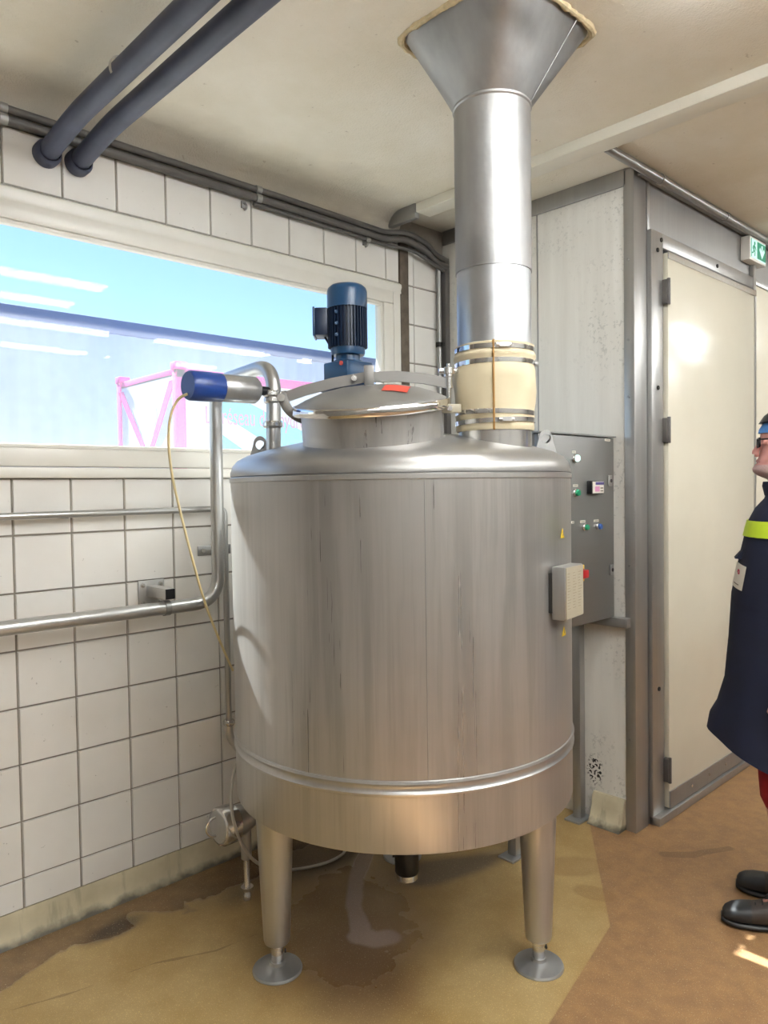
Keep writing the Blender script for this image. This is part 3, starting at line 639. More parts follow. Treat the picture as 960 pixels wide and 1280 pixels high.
# ================================================================== ventilation duct
DC = T(.300, -.247); DR = .1195
du = thing('ventilation_duct', 'tall round steel ventilation duct with square ceiling funnel rising from tank', 'duct', V(DC.x, DC.y, 1.655))
bm = nb(); lathe(bm, [(DR-.004,1.62),(DR-.004,1.78)], DC, n=64); obj('lower_stub', bm, K['polish'], du)
bm = nb(); lathe(bm, [(DR-.003,1.98),(DR-.003,2.245)], DC, n=64); obj('lower_pipe', bm, K['galv'], du)
bm = nb(); lathe(bm, [(DR-.006,2.232),(DR,2.232),(DR,2.50),(DR,2.742),(DR+.003,2.744)], DC, n=64); obj('upper_pipe', bm, K['duct'], du)
bm = nb(); lathe(bm, [(DR,2.734),(DR+.004,2.738),(DR+.004,2.744),(DR,2.748)], DC, n=64); obj('pipe_seam', bm, K['dull'], du)
# square-to-round funnel
FC = V(1.885, -1.30, 0); FH = .225; n = 96; NZ = 10; rows = []
def sq(k):
    a = 2*math.pi*(k+.5)/n; c, s = math.cos(a), math.sin(a); pw = 7.0
    rr = FH/((abs(c)**pw+abs(s)**pw)**(1/pw)); return V(c*rr, s*rr, 0)
bm = nb()
for j in range(NZ+1):
    t = j/NZ; row = []
    for k in range(n):
        a = 2*math.pi*(k+.5)/n
        p0 = V(DC.x, DC.y, 2.742)+V(math.cos(a), math.sin(a), 0)*DR; p1 = V(FC.x, FC.y, CEIL+.01)+sq(k)
        row.append(bm.verts.new(p0*(1-t)+p1*t))
    rows.append(row)
for a, b in zip(rows, rows[1:]):
    for k in range(n): bm.faces.new((a[k], a[(k+1)%n], b[(k+1)%n], b[k]))
fu = obj('ceiling_funnel', bm, K['duct'], du, smooth=60)
def fpt(k, t, off=.0015):
    a = 2*math.pi*(k+.5)/n
    p0 = V(DC.x, DC.y, 2.742)+V(math.cos(a), math.sin(a), 0)*(DR+off); p1 = V(FC.x, FC.y, CEIL)+sq(k)*(1+off/FH); return p0*(1-t)+p1*t
kk = int(((math.atan2(-.92, .39)) % (2*math.pi))/(2*math.pi)*n)
bm = nb(); tube(bm, [fpt(kk, t/8) for t in range(9)], .0010, 6); obj('funnel_seam', bm, K['dull'], fu)
# foam bead round the funnel at the ceiling
rf = random.Random(3); pts = [V(FC.x, FC.y, CEIL-.002)+sq(k)*1.02 for k in range(n)]+[V(FC.x, FC.y, CEIL-.002)+sq(0)*1.02]
bm = nb(); tube(bm, pts, [.006+.007*rf.random() for _ in pts[:-1]]+[.010], 8); obj('foam_seal', bm, K['foam'], du)
# canvas sleeve with four clamps
bm = nb(); prof = [(DR+.001,1.735),(DR+.004,1.742),(DR+.003,1.756),(DR+.003,1.772),(DR+.005,1.782),(DR+.004,1.800),(DR+.007,1.825),(DR+.009,1.86),(DR+.011,1.895),(DR+.009,1.925),(DR+.004,1.940),(DR+.003,1.952),(DR+.010,1.962),(DR+.009,1.972),(DR+.003,1.980),(DR+.003,1.990),(DR+.005,2.000),(DR-.002,2.003)]
lathe(bm, prof, DC, n=96)
rs = random.Random(5)
for v in bm.verts:
    d = v.co-V(DC.x,DC.y,v.co.z); a = math.atan2(d.y, d.x); w = max(0, 1-abs(v.co.z-1.87)/.075)
    v.co += d.normalized()*w*(.004*math.sin(3*a+v.co.z*40)+.003*math.sin(7*a))
slv = obj('canvas_sleeve', bm, K['sleeve'], du, smooth=60)
for z, tl in ((1.987,.012), (1.944,-.01), (1.790,.02), (1.764,-.03)):
    bm = nb(); lathe(bm, [(DR+.0035,-.007),(DR+.0065,-.007),(DR+.0065,.007),(DR+.0035,.007)], DC+V(0,0,z), (V(0,0,1)+RV*tl).normalized(), 64, closed=True); hc_ = obj('hose_clamp', bm, K['chrome'], slv)
    aa = {1.987:-2.25,1.944:-.95,1.790:-2.75,1.764:-2.2}[z]; q = DC+V(math.cos(aa), math.sin(aa), 0)*(DR+.011)+V(0,0,z)
    bm = nb(); cbox(bm, (0,0,0), (.010,.030,.012), Matrix.Translation(q)@Matrix.Rotation(aa,4,'Z')); cyl(bm, q+V(-math.sin(aa),math.cos(aa),0)*.022, q-V(-math.sin(aa),math.cos(aa),0)*.024, .005, n=8); obj('clamp_screw', bm, K['steel'], slv)
bm = nb(); a0 = -2.50
tube(bm, [DC+V(math.cos(a0), math.sin(a0), 0)*(r+.0015)+V(0,0,z) for r, z in prof], .0035, 8); obj('sleeve_seam', bm, K['stain'], slv)
# ================================================================== process pipe and fittings on the wall
PY = -.13
IN = T(-.443, 0)
pp = thing('process_pipe', 'stainless process pipe from the tiled wall arching up and down into the tank top', 'pipe', V(1.2, PY, 1.09))
path = bend_path([(-1.45, PY, 1.128), (1.567, PY, 1.118), (1.572, PY, 1.99), (IN.x+.01, IN.y, 2.005), (IN.x, IN.y, 1.66)], .115, 12)
bm = nb(); tube(bm, path, .0255, 24); obj('pipe_run', bm, K['steel'], pp, smooth=60)
for z, r2 in ((1.790,.035), (1.897,.032), (1.875,.030)):
    bm = nb(); lathe(bm, [(.024,-.010),(r2-.004,-.011),(r2,-.006),(r2,.006),(r2-.004,.011),(.024,.010)], V(IN.x, IN.y, z), n=28); obj('pipe_clamp', bm, K['polish'], pp)
bm = nb(); cyl(bm, V(IN.x,IN.y,1.897)+RV*.03, V(IN.x,IN.y,1.895)+RV*.085, .008, n=10); cbox(bm, V(IN.x,IN.y,1.896)+RV*.05, (.03,.02,.02)); obj('clamp_screw', bm, K['polish'], pp)
# valve actuator with blue cap
a0 = T(-.470, -.022, 1.905); a1 = T(-.680, -.225, 1.900); ad = (a1-a0).normalized(); AL = (a1-a0).length
va = thing('valve_actuator', 'cylindrical steel valve actuator with blue end cap beside the arched pipe', 'valve', V(a0.x, a0.y, 1.85))
bm = nb(); lathe(bm, [(0,.03),(.020,.03),(.040,.032),(.046,.040),(.046,AL*.60),(.044,AL*.61)], a0, ad, 40); obj('body', bm, K['steel'], va, smooth=50)
bm = nb(); lathe(bm, [(.044,AL*.59),(.0475,AL*.595),(.0475,AL*.70),(.0485,AL*.72),(.0485,AL-.008),(.044,AL),(0,AL+.001)], a0, ad, 40); obj('end_cap', bm, K['capblue'], va, smooth=50)
bm = nb(); cyl(bm, a0-ad*.02, a0+ad*.034, .016, n=16); obj('stem', bm, K['black'], va)
# pale hose hanging from the cap
hs = [a1+ad*.002+V(0,0,-.028)]+[PX(x, y, d) for x, y, d in ((222,498,2.40),(212,520,2.41),(210,552,2.43),(214,590,2.47),(224,635,2.52),(238,690,2.58),(254,748,2.65),(268,785,2.72),(282,818,2.79),(291,838,2.84))]
bm = nb(); tube(bm, smooth_path(hs, 2), .0045, 10); tag(obj('air_hose', bm, K['hose'], smooth=60), 'thin pale yellow air hose hanging from the blue cap', 'hose')
# wall bracket
wb = thing('pipe_bracket', 'square tube bracket on a bolted wall plate holding the pipe', 'bracket', V(1.34, 0, 1.11))
bm = nb(); box(bm, 1.285, 1.393, -.015, -.008, 1.108, 1.216); obj('wall_plate', bm, K['steel'], wb, .002)
for x in (1.303, 1.375):
    for z in (1.126, 1.198):
        bm = nb(); lathe(bm, [(0,.009),(.006,.008),(.009,.004),(.010,0)], V(x,-.015,z), V(0,-1,0), 14); obj('bolt', bm, K['polish'], wb)
bm = nb(); box(bm, 1.318, 1.360, -.165, -.012, 1.154, 1.196); obj('arm', bm, K['steel'], wb, .003)
bm = nb(); box(bm, 1.320, 1.358, -.167, -.1655, 1.156, 1.194); obj('arm_end_plug', bm, K['black'], wb)
bm = nb(); ringband(bm, V(1.339,PY,1.119), V(1,0,0), .0255, .022, .004, 28); cbox(bm, (1.339,PY,1.150), (.014,.014,.014)); obj('pipe_saddle', bm, K['dull'], wb)
# thin water pipe: along the wall, then down to the pump
wp = thing('water_pipe', 'thin steel water pipe along the tiles turning down beside the tank', 'pipe', V(1.2, -.05, .5))
bm = nb(); tube(bm, bend_path([(-1.45,-.055,1.478), (1.648,-.055,1.487), (1.648,-.055,.595)], .03, 6), .0125, 16); obj('pipe_run', bm, K['steel'], wp, smooth=60)
bm = nb(); lathe(bm, [(.012,-.012),(.020,-.012),(.024,-.006),(.024,.006),(.020,.012),(.012,.012)], V(1.648,-.055,.593), n=20); obj('ferrule', bm, K['polish'], wp)
bm = nb(); tube(bm, bend_path([(1.648,-.055,.59), (1.648,-.055,.53), (1.685,-.10,.46), (1.70,-.13,.33)], .05, 6), .016, 14); obj('lower_bend', bm, K['steel'], wp, smooth=60)
for x in (.3, 1.0):
    bm = nb(); box(bm, x-.012, x+.012, -.055, -.009, 1.470, 1.494); obj('pipe_clip', bm, K['dull'], wp)
bm = nb(); box(bm, 1.545, 1.70, -.014, -.008, 1.295, 1.335); pc = obj('wall_strap', bm, K['dull'], wp, .002)
bm = nb(); cyl(bm, (1.567,-.014,1.316), (1.567,-.02,1.316), .009, n=12); obj('screw', bm, K['polish'], pc)
# pump with handle on a stand pipe near the skirting
PC = PX(285, 1025, 2.79); PC.z = .315
pmp = thing('pump_housing', 'round steel pump housing with wire handle standing on a pipe leg', 'pump', V(PC.x, PC.y, 0))
pa = (-RV*.72-FV*.70+V(0,0,.02)).normalized()
bm = nb(); lathe(bm, [(0,.045),(.056,.045),(.060,.042),(.062,.03)], PC, pa, 40); obj('cover_plate', bm, K['steel'], pmp)
bm = nb(); lathe(bm, [(.050,-.03),(.062,-.028),(.069,-.022),(.071,.0),(.071,.030),(.068,.040),(.060,.043)], PC, pa, 40); obj('clamp_ring', bm, K['polish'], pmp)
bm = nb(); lathe(bm, [(.060,-.02),(.055,-.06),(.040,-.10),(.030,-.13),(0,-.13)], PC, pa, 32); obj('body', bm, K['steel'], pmp)
pu = pa.cross(V(0,0,1)).normalized()
bm = nb(); tube(bm, smooth_path([PC+pa*.045+pu*.012+V(0,0,.035), PC+pa*.07+pu*.014+V(0,0,.03), PC+pa*.085+pu*.02, PC+pa*.07+pu*.018-V(0,0,.03), PC+pa*.045+pu*.012-V(0,0,.035)]), .0045, 8); obj('handle', bm, K['polish'], pmp)
SP = V(1.535, -.345, 0); st_top = V(PC.x, PC.y, PC.z)-pa*.08
bm = nb(); tube(bm, [st_top, V(SP.x,SP.y,.30), V(SP.x,SP.y,.16), V(SP.x,SP.y,.155)], [.020,.020,.020,.012], 16); obj('leg_pipe', bm, K['dull'], pmp)
bm = nb(); lathe(bm, [(0,0),(.016,0),(.016,.02),(.012,.026),(.011,.16),(0,.16)], SP, n=16); ringband(bm, SP+V(0,0,.045), V(0,0,1), .012, .012, .012, 18); obj('leg_foot', bm, K['polish'], pmp)
# grey cable looping down by the tank and across the floor
hs = [PX(x, y, d) for x, y, d in ((296,955,2.80),(290,975,2.74),(288,1000,2.68),(292,1030,2.66),(303,1058,2.70),(318,1078,2.78))]+[V(1.72,-.26,.01), V(1.78,-.30,.007), V(1.86,-.34,.007), V(1.95,-.36,.007), V(2.05,-.34,.01), V(2.12,-.30,.2), V(2.10,-.35,.55)]
bm = nb(); tube(bm, smooth_path(hs, 2), .006, 10); tag(obj('grey_cable', bm, K['cable'], smooth=60), 'pale grey cable looping down past the pump and across the floor', 'cable')
lp = V(1.70,-.145,.46); bm = nb()
ring = [lp+V(math.cos(a)*.035*.7, -math.cos(a)*.035*.7, math.sin(a)*.045) for a in [2*math.pi*k/28 for k in range(29)]]
tube(bm, ring, .005, 8, caps=False); tube(bm, smooth_path([lp+V(-.01,.01,-.045), lp+V(-.035,.03,-.07), lp+V(-.03,.03,-.12), lp+V(-.01,.0,-.13)]), .004, 8)
tag(obj('coiled_cable', bm, K['cable'], smooth=60), 'small coil of pale cable hanging by the pipe elbow near the pump', 'cable')
# ================================================================== pipes under the ceiling
for i, x in enumerate((.985, 1.095)):
    t = thing('ceiling_pipe', ('dark blue-grey ceiling pipe with a pale cable tie around it' if i == 0 else 'plain dark blue-grey ceiling pipe without any cable tie'), 'pipe', V(x, -1.5, 2.74), 'dark ceiling pipes')
    bm = nb(); tube(bm, bend_path([(x, -.045, 2.755), (x, -.30, 2.785), (x, YA+.02, 2.80)], .1, 6), .0345, 24); obj('pipe_run', bm, K['navypipe'], t, smooth=60)
    bm = nb(); lathe(bm, [(0,0),(.046,0),(.046,.03),(.040,.045),(.036,.048)], V(x,-.008,2.752), V(0,-1,0), 28); obj('wall_collar', bm, K['navypipe'], t)
    if i == 0:
        bm = nb(); ringband(bm, V(x,-.63,2.7925), V(0,1,-.007), .0345, .012, .003, 24); cbox(bm, (x+.03,-.63,2.82), (.016,.012,.010)); obj('tie', bm, K['cable'], t)
# conduits along the wall under the ceiling
def conduit(name, label, pts, r, clips, mat=K['conduit']):
    t = thing(name, label, 'conduit', Vector(pts[0]), 'conduits under the ceiling edge')
    bm = nb(); tube(bm, bend_path(pts, .05, 5), r, 12); obj('pipe_run', bm, mat, t, smooth=60)
    for c in clips:
        bm = nb(); ringband(bm, Vector(c), V(1,0,0), r, .025, .004, 14); cbox(bm, (c[0], c[1]+r+.008, c[2]), (.02,.02,.02)); obj('clip', bm, K['dull'], t)
conduit('wall_conduit', 'grey wall conduit, upper one of the pair below the ceiling', [(-1.45,-.035,2.872), (2.0,-.035,2.850), (2.62,-.035,2.838), (2.74,-.06,2.862), (2.90,-.06,2.835), (2.97,-.045,2.80), (3.065,-.045,2.785)], .014, [(.84,-.035,2.857), (1.86,-.035,2.851)])
conduit('wall_conduit', 'grey wall conduit, lower one of the pair below the ceiling', [(-1.45,-.032,2.835), (2.0,-.032,2.815), (2.62,-.032,2.806), (2.74,-.055,2.828), (2.90,-.055,2.795), (2.97,-.045,2.76), (3.065,-.045,2.748)], .017, [(.84,-.032,2.822), (1.86,-.032,2.816)])
conduit('wall_conduit', 'thin grey conduit lowest of the run into the corner', [(1.84,-.028,2.788), (2.62,-.028,2.779), (2.80,-.05,2.785), (2.92,-.05,2.752), (3.04,-.045,2.725)], .009, [(2.5,-.028,2.780)])
vc = thing('corner_conduit', 'vertical grey conduit in the tiled corner beside the white panel', 'conduit', V(3.012,-.03,.1))
bm = nb(); tube(bm, [(3.012,-.03,.12), (3.012,-.03,2.735)], .013, 12); obj('pipe_run', bm, K['dull'], vc, smooth=60)
for z in (2.33, 1.6, .9):
    bm = nb(); ringband(bm, V(3.012,-.03,z), V(0,0,1), .013, .025, .005, 14); cbox(bm, (3.012,-.052,z), (.016,.024,.016)); obj('clip', bm, K['shadowgap'], vc)
for x, z in ((1.80, 2.775), (2.495, 2.765)):
    bm = nb(); tube(bm, smooth_path([(x,-.008,z+.01), (x,-.03,z+.005), (x,-.035,z-.015), (x,-.018,z-.018)]), .005, 8); cbox(bm, (x,-.012,z+.005), (.022,.008,.03))
    tag(obj('wall_hook', bm, K['dull']), ('small dark hook under the conduit clip above the window' if x < 2 else 'small dark hook under the conduits near the brown post'), 'hook', 'wall hooks under the conduits')
# ================================================================== control cabinet
CX0, CX1, CY0, CY1, CZ0, CZ1 = 2.475, 3.052, -1.035, -.80, .965, 1.772
cb_ = thing('control_cabinet', 'grey steel electrical control cabinet on legs behind the tank', 'cabinet', V(2.76,-.86,0))
bm = nb(); box(bm, CX0, CX1, CY0+.02, CY1, CZ0, CZ1); obj('body', bm, K['cab'], cb_, .004)
bm = nb(); box(bm, CX0, CX1, CY0, CY0+.021, CZ0+.002, CZ1-.002); cdoor = obj('cabinet_door', bm, K['cab'], cb_, .004)
bm = nb(); box(bm, CX0-.01, CX1+.005, CY0-.008, CY1, CZ1, CZ1+.006); obj('top_lip', bm, K['dull'], cb_)
def oncab(px, py):                         # photo pixel -> point of the cabinet door plane
    d = _f+(px-480)/F_PX*_r-(py-640)/F_PX*_u; t = (CY0-CAM.y)/d.y; return CAM+d*t
def lab(px, py, w=.030, h=.010):
    p = oncab(px, py); bm = nb(); cbox(bm, (p.x, CY0-.001, p.z), (w,.002,h)); l = obj('label_strip', bm, K['label'], cdoor)
    bm = nb(); cbox(bm, (p.x, CY0-.0022, p.z), (w*.7,.0006,h*.3)); obj('label_print', bm, K['ink'], l)
for px, py, w in ((717,565,.028), (719,607,.036), (728,652,.038), (745,651,.038), (759,550,.044), (715.5,653,.02)): lab(px, py, w)
def button(px, py, mat, r=.013):
    p = oncab(px, py); p = V(p.x, CY0, p.z)
    bm = nb(); lathe(bm, [(r*1.15,0),(r*1.15,.006),(r,.008),(r,.012)], p, V(0,-1,0), 20); b = obj('push_button', bm, K['polish'], cdoor)
    bm = nb(); lathe(bm, [(r*.95,.008),(r*.95,.018),(r*.8,.022),(0,.023)], p, V(0,-1,0), 20); obj('button_cap', bm, mat, b)
button(718, 573, K['pilot'], .015); button(718.5, 616, K['green'], .015); button(730, 659, K['green'], .013); button(746.5, 658, K['bluebtn'], .013)
p = oncab(741, 609); bm = nb(); cbox(bm, (p.x, CY0-.012, p.z), (.098,.024,.056)); dsp = obj('display_unit', bm, K['black'], cdoor, .003)
bm = nb(); cbox(bm, (p.x+.002, CY0-.025, p.z-.001), (.088,.002,.050)); obj('display_face', bm, K['label'], dsp)
bm = nb(); cbox(bm, (p.x+.012, CY0-.0265, p.z+.016), (.066,.002,.012)); obj('display_header', bm, K['purple'], dsp)
bm = nb(); cbox(bm, (p.x-.008, CY0-.0265, p.z-.008), (.036,.002,.022)); obj('readout', bm, K['pinkink'], dsp)
for a, b in ((.022,-.004), (.034,-.004), (.022,-.016), (.034,-.016)):
    bm = nb(); cbox(bm, (p.x+a, CY0-.027, p.z+b), (.007,.002,.006)); obj('key', bm, K['ink'], dsp)
for px, py in ((763, 601), (765, 712)):
    p = oncab(px, py); bm = nb(); cbox(bm, (p.x-.01, CY0-.004, p.z), (.030,.008,.048)); lk = obj('lock', bm, K['dull'], cdoor, .0035)
    bm = nb(); cyl(bm, (p.x-.008, CY0-.008, p.z), (p.x-.008, CY0-.010, p.z), .008, n=12); obj('key_hole', bm, K['black'], lk)
p = oncab(722, 717); bm = nb(); cbox(bm, (p.x+.002, CY0-.004, p.z), (.080,.008,.070)); ms = obj('main_switch', bm, K['yellow'], cdoor, .003); ms['label'] = 'red and yellow main switch'
bm = nb(); cyl(bm, (p.x, CY0-.008, p.z), (p.x, CY0-.022, p.z), .026, n=20); cbox(bm, (p.x, CY0-.030, p.z), (.050,.020,.034)); obj('switch_handle', bm, K['red'], ms, .003)
# stand: two legs with plates and a bracket bar
for x, y in ((2.527, -.862), (3.028, -.862)):
    bm = nb(); box(bm, x-.021, x+.021, y-.021, y+.021, .008, CZ0); lg = obj('leg', bm, K['post'], cb_, .003)
    bm = nb(); box(bm, x-.065, x+.05, y-.04, y+.04, 0, .009); obj('foot_plate', bm, K['galv'], lg, .002)
bm = nb(); box(bm, 2.50, 3.06, -.875, -.845, .935, .965); obj('cross_bar', bm, K['post'], cb_, .002)
bm = nb(); box(bm, 3.035, 3.078, -1.105, -.84, .925, .967); obj('side_bar', bm, K['post'], cb_, .002)
# ================================================================== person at the cold room door
PO = CAM+_r0*1.435+Vector((math.sin(YAW), math.cos(YAW), 0))*2.65; PO.z = 0
fx = -_r0*math.cos(-.42)+V(0,0,1).cross(-_r0)*math.sin(-.42); fy = V(0,0,1).cross(fx)
PM = Matrix(((fx.x,fy.x,0,PO.x),(fx.y,fy.y,0,PO.y),(0,0,1,0),(0,0,0,1)))
def skin(verts, edges, radii, root=0, sub=2):
    me = bpy.data.meshes.new('sk'); me.from_pydata(verts, edges, []); o = bpy.data.objects.new('sk', me); COL.objects.link(o)
    md = o.modifiers.new('s', 'SKIN'); md.use_smooth_shade = True
    for i, r in enumerate(radii):
        me.skin_vertices[0].data[i].radius = (r, r) if not isinstance(r, tuple) else r
        me.skin_vertices[0].data[i].use_root = i == root
    ss = o.modifiers.new('u', 'SUBSURF'); ss.levels = sub; ss.render_levels = sub
    ev = bpy.data.meshes.new_from_object(o.evaluated_get(bpy.context.evaluated_depsgraph_get()))
    bpy.data.objects.remove(o); bm = nb(); bm.from_mesh(ev); bpy.data.meshes.remove(ev); return bm
sv, se, sr = [], [], []
def J(p, r, par=None):
    sv.append(p); sr.append(r); i = len(sv)-1
    if par is not None: se.append((par, i))
    return i
pel = J((-.02,0,.93), (.13,.11)); wst = J((0,0,1.10), (.13,.11), pel); chs = J((.0,0,1.30), (.14,.11), wst); nk0 = J((-.02,0,1.46), (.07,.06), chs); nk1 = J((.0,0,1.58), .058, nk0)
for sgn, fxx in ((1, .005), (-1, -.048)):
    hip = J((-.02, sgn*.09, .86), .085, pel); kn = J((fxx*.5+.03, sgn*.10, .49), .058, hip); an = J((fxx-.02, sgn*.10, .10), .038, kn); J((fxx+.10, sgn*.11, .05), .03, an)
    sh = J((-.02, sgn*.17, 1.42), .062, chs); el = J((-.07, sgn*.25, 1.13), .044, sh); wr = J((.01, sgn*.27, .90), .028, el); pm_ = J((.03, sgn*.27, .84), (.022,.036), wr)
    for fi, (dx, ln) in enumerate(((.022,.072), (.008,.080), (-.006,.074), (-.020,.058))):
        k1 = J((.035+dx, sgn*.272, .80), .0095, pm_); k2 = J((.040+dx, sgn*.268, .80-ln*.55), .0088, k1); J((.034+dx, sgn*.256, .80-ln), .008, k2)
    t1 = J((.062, sgn*.262, .83), .0105, pm_); J((.074, sgn*.255, .795), .009, t1)
bm = skin(sv, se, sr)
HEAD = [(1.50,.045,-.070,.058),(1.555,.045,-.085,.060),(1.575,.068,-.095,.064),(1.588,.096,-.10,.067),(1.600,.110,-.10,.069),(1.612,.112,-.10,.071),(1.624,.106,-.10,.072),(1.632,.098,-.10,.073),(1.640,.103,-.10,.073),(1.648,.096,-.101,.074),(1.660,.091,-.102,.075),(1.685,.088,-.104,.077),(1.706,.084,-.106,.078),(1.720,.090,-.108,.079),(1.75,.084,-.106,.078),(1.785,.060,-.092,.070),(1.812,.022,-.060,.048),(1.824,-.005,-.030,.02)]
def loft(bm, rings, n=28, off=0, sup=2.0, taper=.22, cap=True, tilt=None):
    vs = []
    for z, f, b, w in rings:
        cx = (f+b)/2; a = (f-b)/2+off; row = []
        for k in range(n):
            t = 2*math.pi*k/n; c, s = math.cos(t), math.sin(t); e = 2/sup
            x = cx+a*math.copysign(abs(c)**e, c); y = (w+off)*math.copysign(abs(s)**e, s)*(1-taper*max(0, c))
            row.append(bm.verts.new((x, y, z+(tilt(x) if tilt else 0))))
        vs.append(row)
    for p, q in zip(vs, vs[1:]):
        for k in range(n): bm.faces.new((p[k], p[(k+1)%n], q[(k+1)%n], q[k]))
    if cap: bm.faces.new(vs[0][::-1]); bm.faces.new(vs[-1])
    return bm
loft(bm, HEAD)
tube(bm, [(.078,0,1.708), (.094,0,1.690), (.103,0,1.672), (.104,0,1.664)], [.007,.009,.012,.011], 10)
lathe(bm, [(0,-.008),(.010,-.007),(.013,0),(.010,.007),(0,.008)], (.099,0,1.666), V(1,0,0), 12)
for s in (-1, 1):
    lathe(bm, [(0,-.006),(.018,-.006),(.026,.0),(.022,.008),(.010,.004),(0,.004)], (-.012, s*.077, 1.682), V(0,s,.0), 14)
    lathe(bm, [(0,-.012),(.009,-.008),(.012,0),(.009,.008),(0,.012)], (.071, s*.030, 1.704), V(0,0,1), 10)
for v in bm.verts: v.co = PM @ v.co
person = tag(obj('person', bm, K['skin'], smooth=70, origin=PO), 'person in navy work coat with yellow band, facing the tank in profile', 'person')
def pob(name, bm, mat, bev=0, sm=60):
    for v in bm.verts: v.co = PM @ v.co
    return obj(name, bm, mat, person, bev, smooth=sm)
COAT = [(.555,.261,-.20,.25),(.66,.253,-.195,.245),(.74,.230,-.19,.24),(.853,.205,-.175,.23),(1.0,.192,-.165,.218),(1.165,.182,-.155,.215),(1.307,.154,-.148,.222),(1.42,.129,-.135,.216),(1.47,.105,-.12,.165),(1.505,.075,-.10,.105),(1.535,.066,-.09,.082),(1.555,.064,-.088,.078)]
bm = nb(); loft(bm, COAT, 48, 0, 2.2, .12, cap=False, tilt=lambda x: 0)
rj = random.Random(2)
for v in bm.verts:
    w = max(0, (1.0-v.co.z)/.45); a = math.atan2(v.co.y, v.co.x)
    v.co.x *= 1+.025*w*math.sin(9*a); v.co.y *= 1+.03*w*math.sin(7*a+1)
    if v.co.z < .75: v.co.z += max(0, v.co.x)*.42*max(0, (.80-v.co.z)/.245)
coat = pob('work_coat', bm, K['navycloth'])
bm = nb(); cols = [(1.372,.1395,-.141,.2192),(1.40,.1335,-.138,.2175),(1.428,.126,-.132,.208)]
loft(bm, cols, 48, .005, 2.2, .12, cap=False); pob('hi_vis_band', bm, K['hivis'])
for s in (-1, 1):
    bm = nb(); tube(bm, smooth_path([(-.02,s*.15,1.45), (-.03,s*.20,1.40), (-.07,s*.255,1.14), (-.01,s*.275,.95), (.005,s*.272,.92)], 2), [.07]*2+[.072]*4+[.062]*20, 20) if False else tube(bm, [(-.02,s*.16,1.44), (-.04,s*.205,1.33), (-.065,s*.245,1.18), (-.06,s*.262,1.08), (-.02,s*.272,.97), (.0,s*.272,.93)], [.068,.070,.064,.060,.052,.048], 20)
    pob('sleeve', bm, K['navycloth'])
bm = nb(); loft(bm, [(1.515,.070,-.10,.085),(1.55,.078,-.10,.088),(1.565,.075,-.096,.084)], 32, .004, 2.0, .1, cap=False); pob('collar', bm, K['navycloth'])
# badge pocket on the chest
def oncoat(z, t, off):
    for r0, r1 in zip(COAT, COAT[1:]):
        if r0[0] <= z <= r1[0]:
            k = (z-r0[0])/(r1[0]-r0[0]); f, b, w = [r0[i]*(1-k)+r1[i]*k for i in (1,2,3)]; break
    c, s = math.cos(t), math.sin(t); e = 2/2.2
    return V((f+b)/2+((f-b)/2+off)*math.copysign(abs(c)**e, c), (w+off)*math.copysign(abs(s)**e, s)*(1-.12*max(0, c)), z)
def patch(t0, t1, z0, z1, off, skew=0, n=6):
    bm = nb(); g = [[bm.verts.new(oncoat(z0+(z1-z0)*j/n+skew*(i/n-.5), t0+(t1-t0)*i/n, off)) for j in range(n+1)] for i in range(n+1)]
    for i in range(n):
        for j in range(n): bm.faces.new((g[i][j], g[i+1][j], g[i+1][j+1], g[i][j+1]))
    return bm
bdg = pob('badge', patch(.16, .66, 1.190, 1.275, .006, -.012), K['label']); bdg['label'] = 'white badge with red emblem'
bm = nb(); c0 = oncoat(1.248, .42, .0075); c1 = (oncoat(1.248, .43, .0075)-c0).normalized(); c2 = V(0,0,1); cn = c1.cross(c2)
lathe(bm, [(.004,0),(.010,0),(.010,.0006),(.004,.0006)], c0, cn, 16, closed=True); prism(bm, [c0+c1*a+c2*b for a, b in ((-.012,-.002),(.012,.002),(.010,.006),(-.010,.001))], cn*.0008)
for v in bm.verts: v.co = PM @ v.co
obj('emblem', bm, K['emblem'], bdg)
bm = patch(.28, .52, 1.203, 1.207, .0072, -.006, 3)
for v in bm.verts: v.co = PM @ v.co
obj('badge_print', bm, K['ink'], bdg)
pob('chest_pocket', patch(.30, 1.12, 1.135, 1.150, .004, -.02), K['navycloth'])
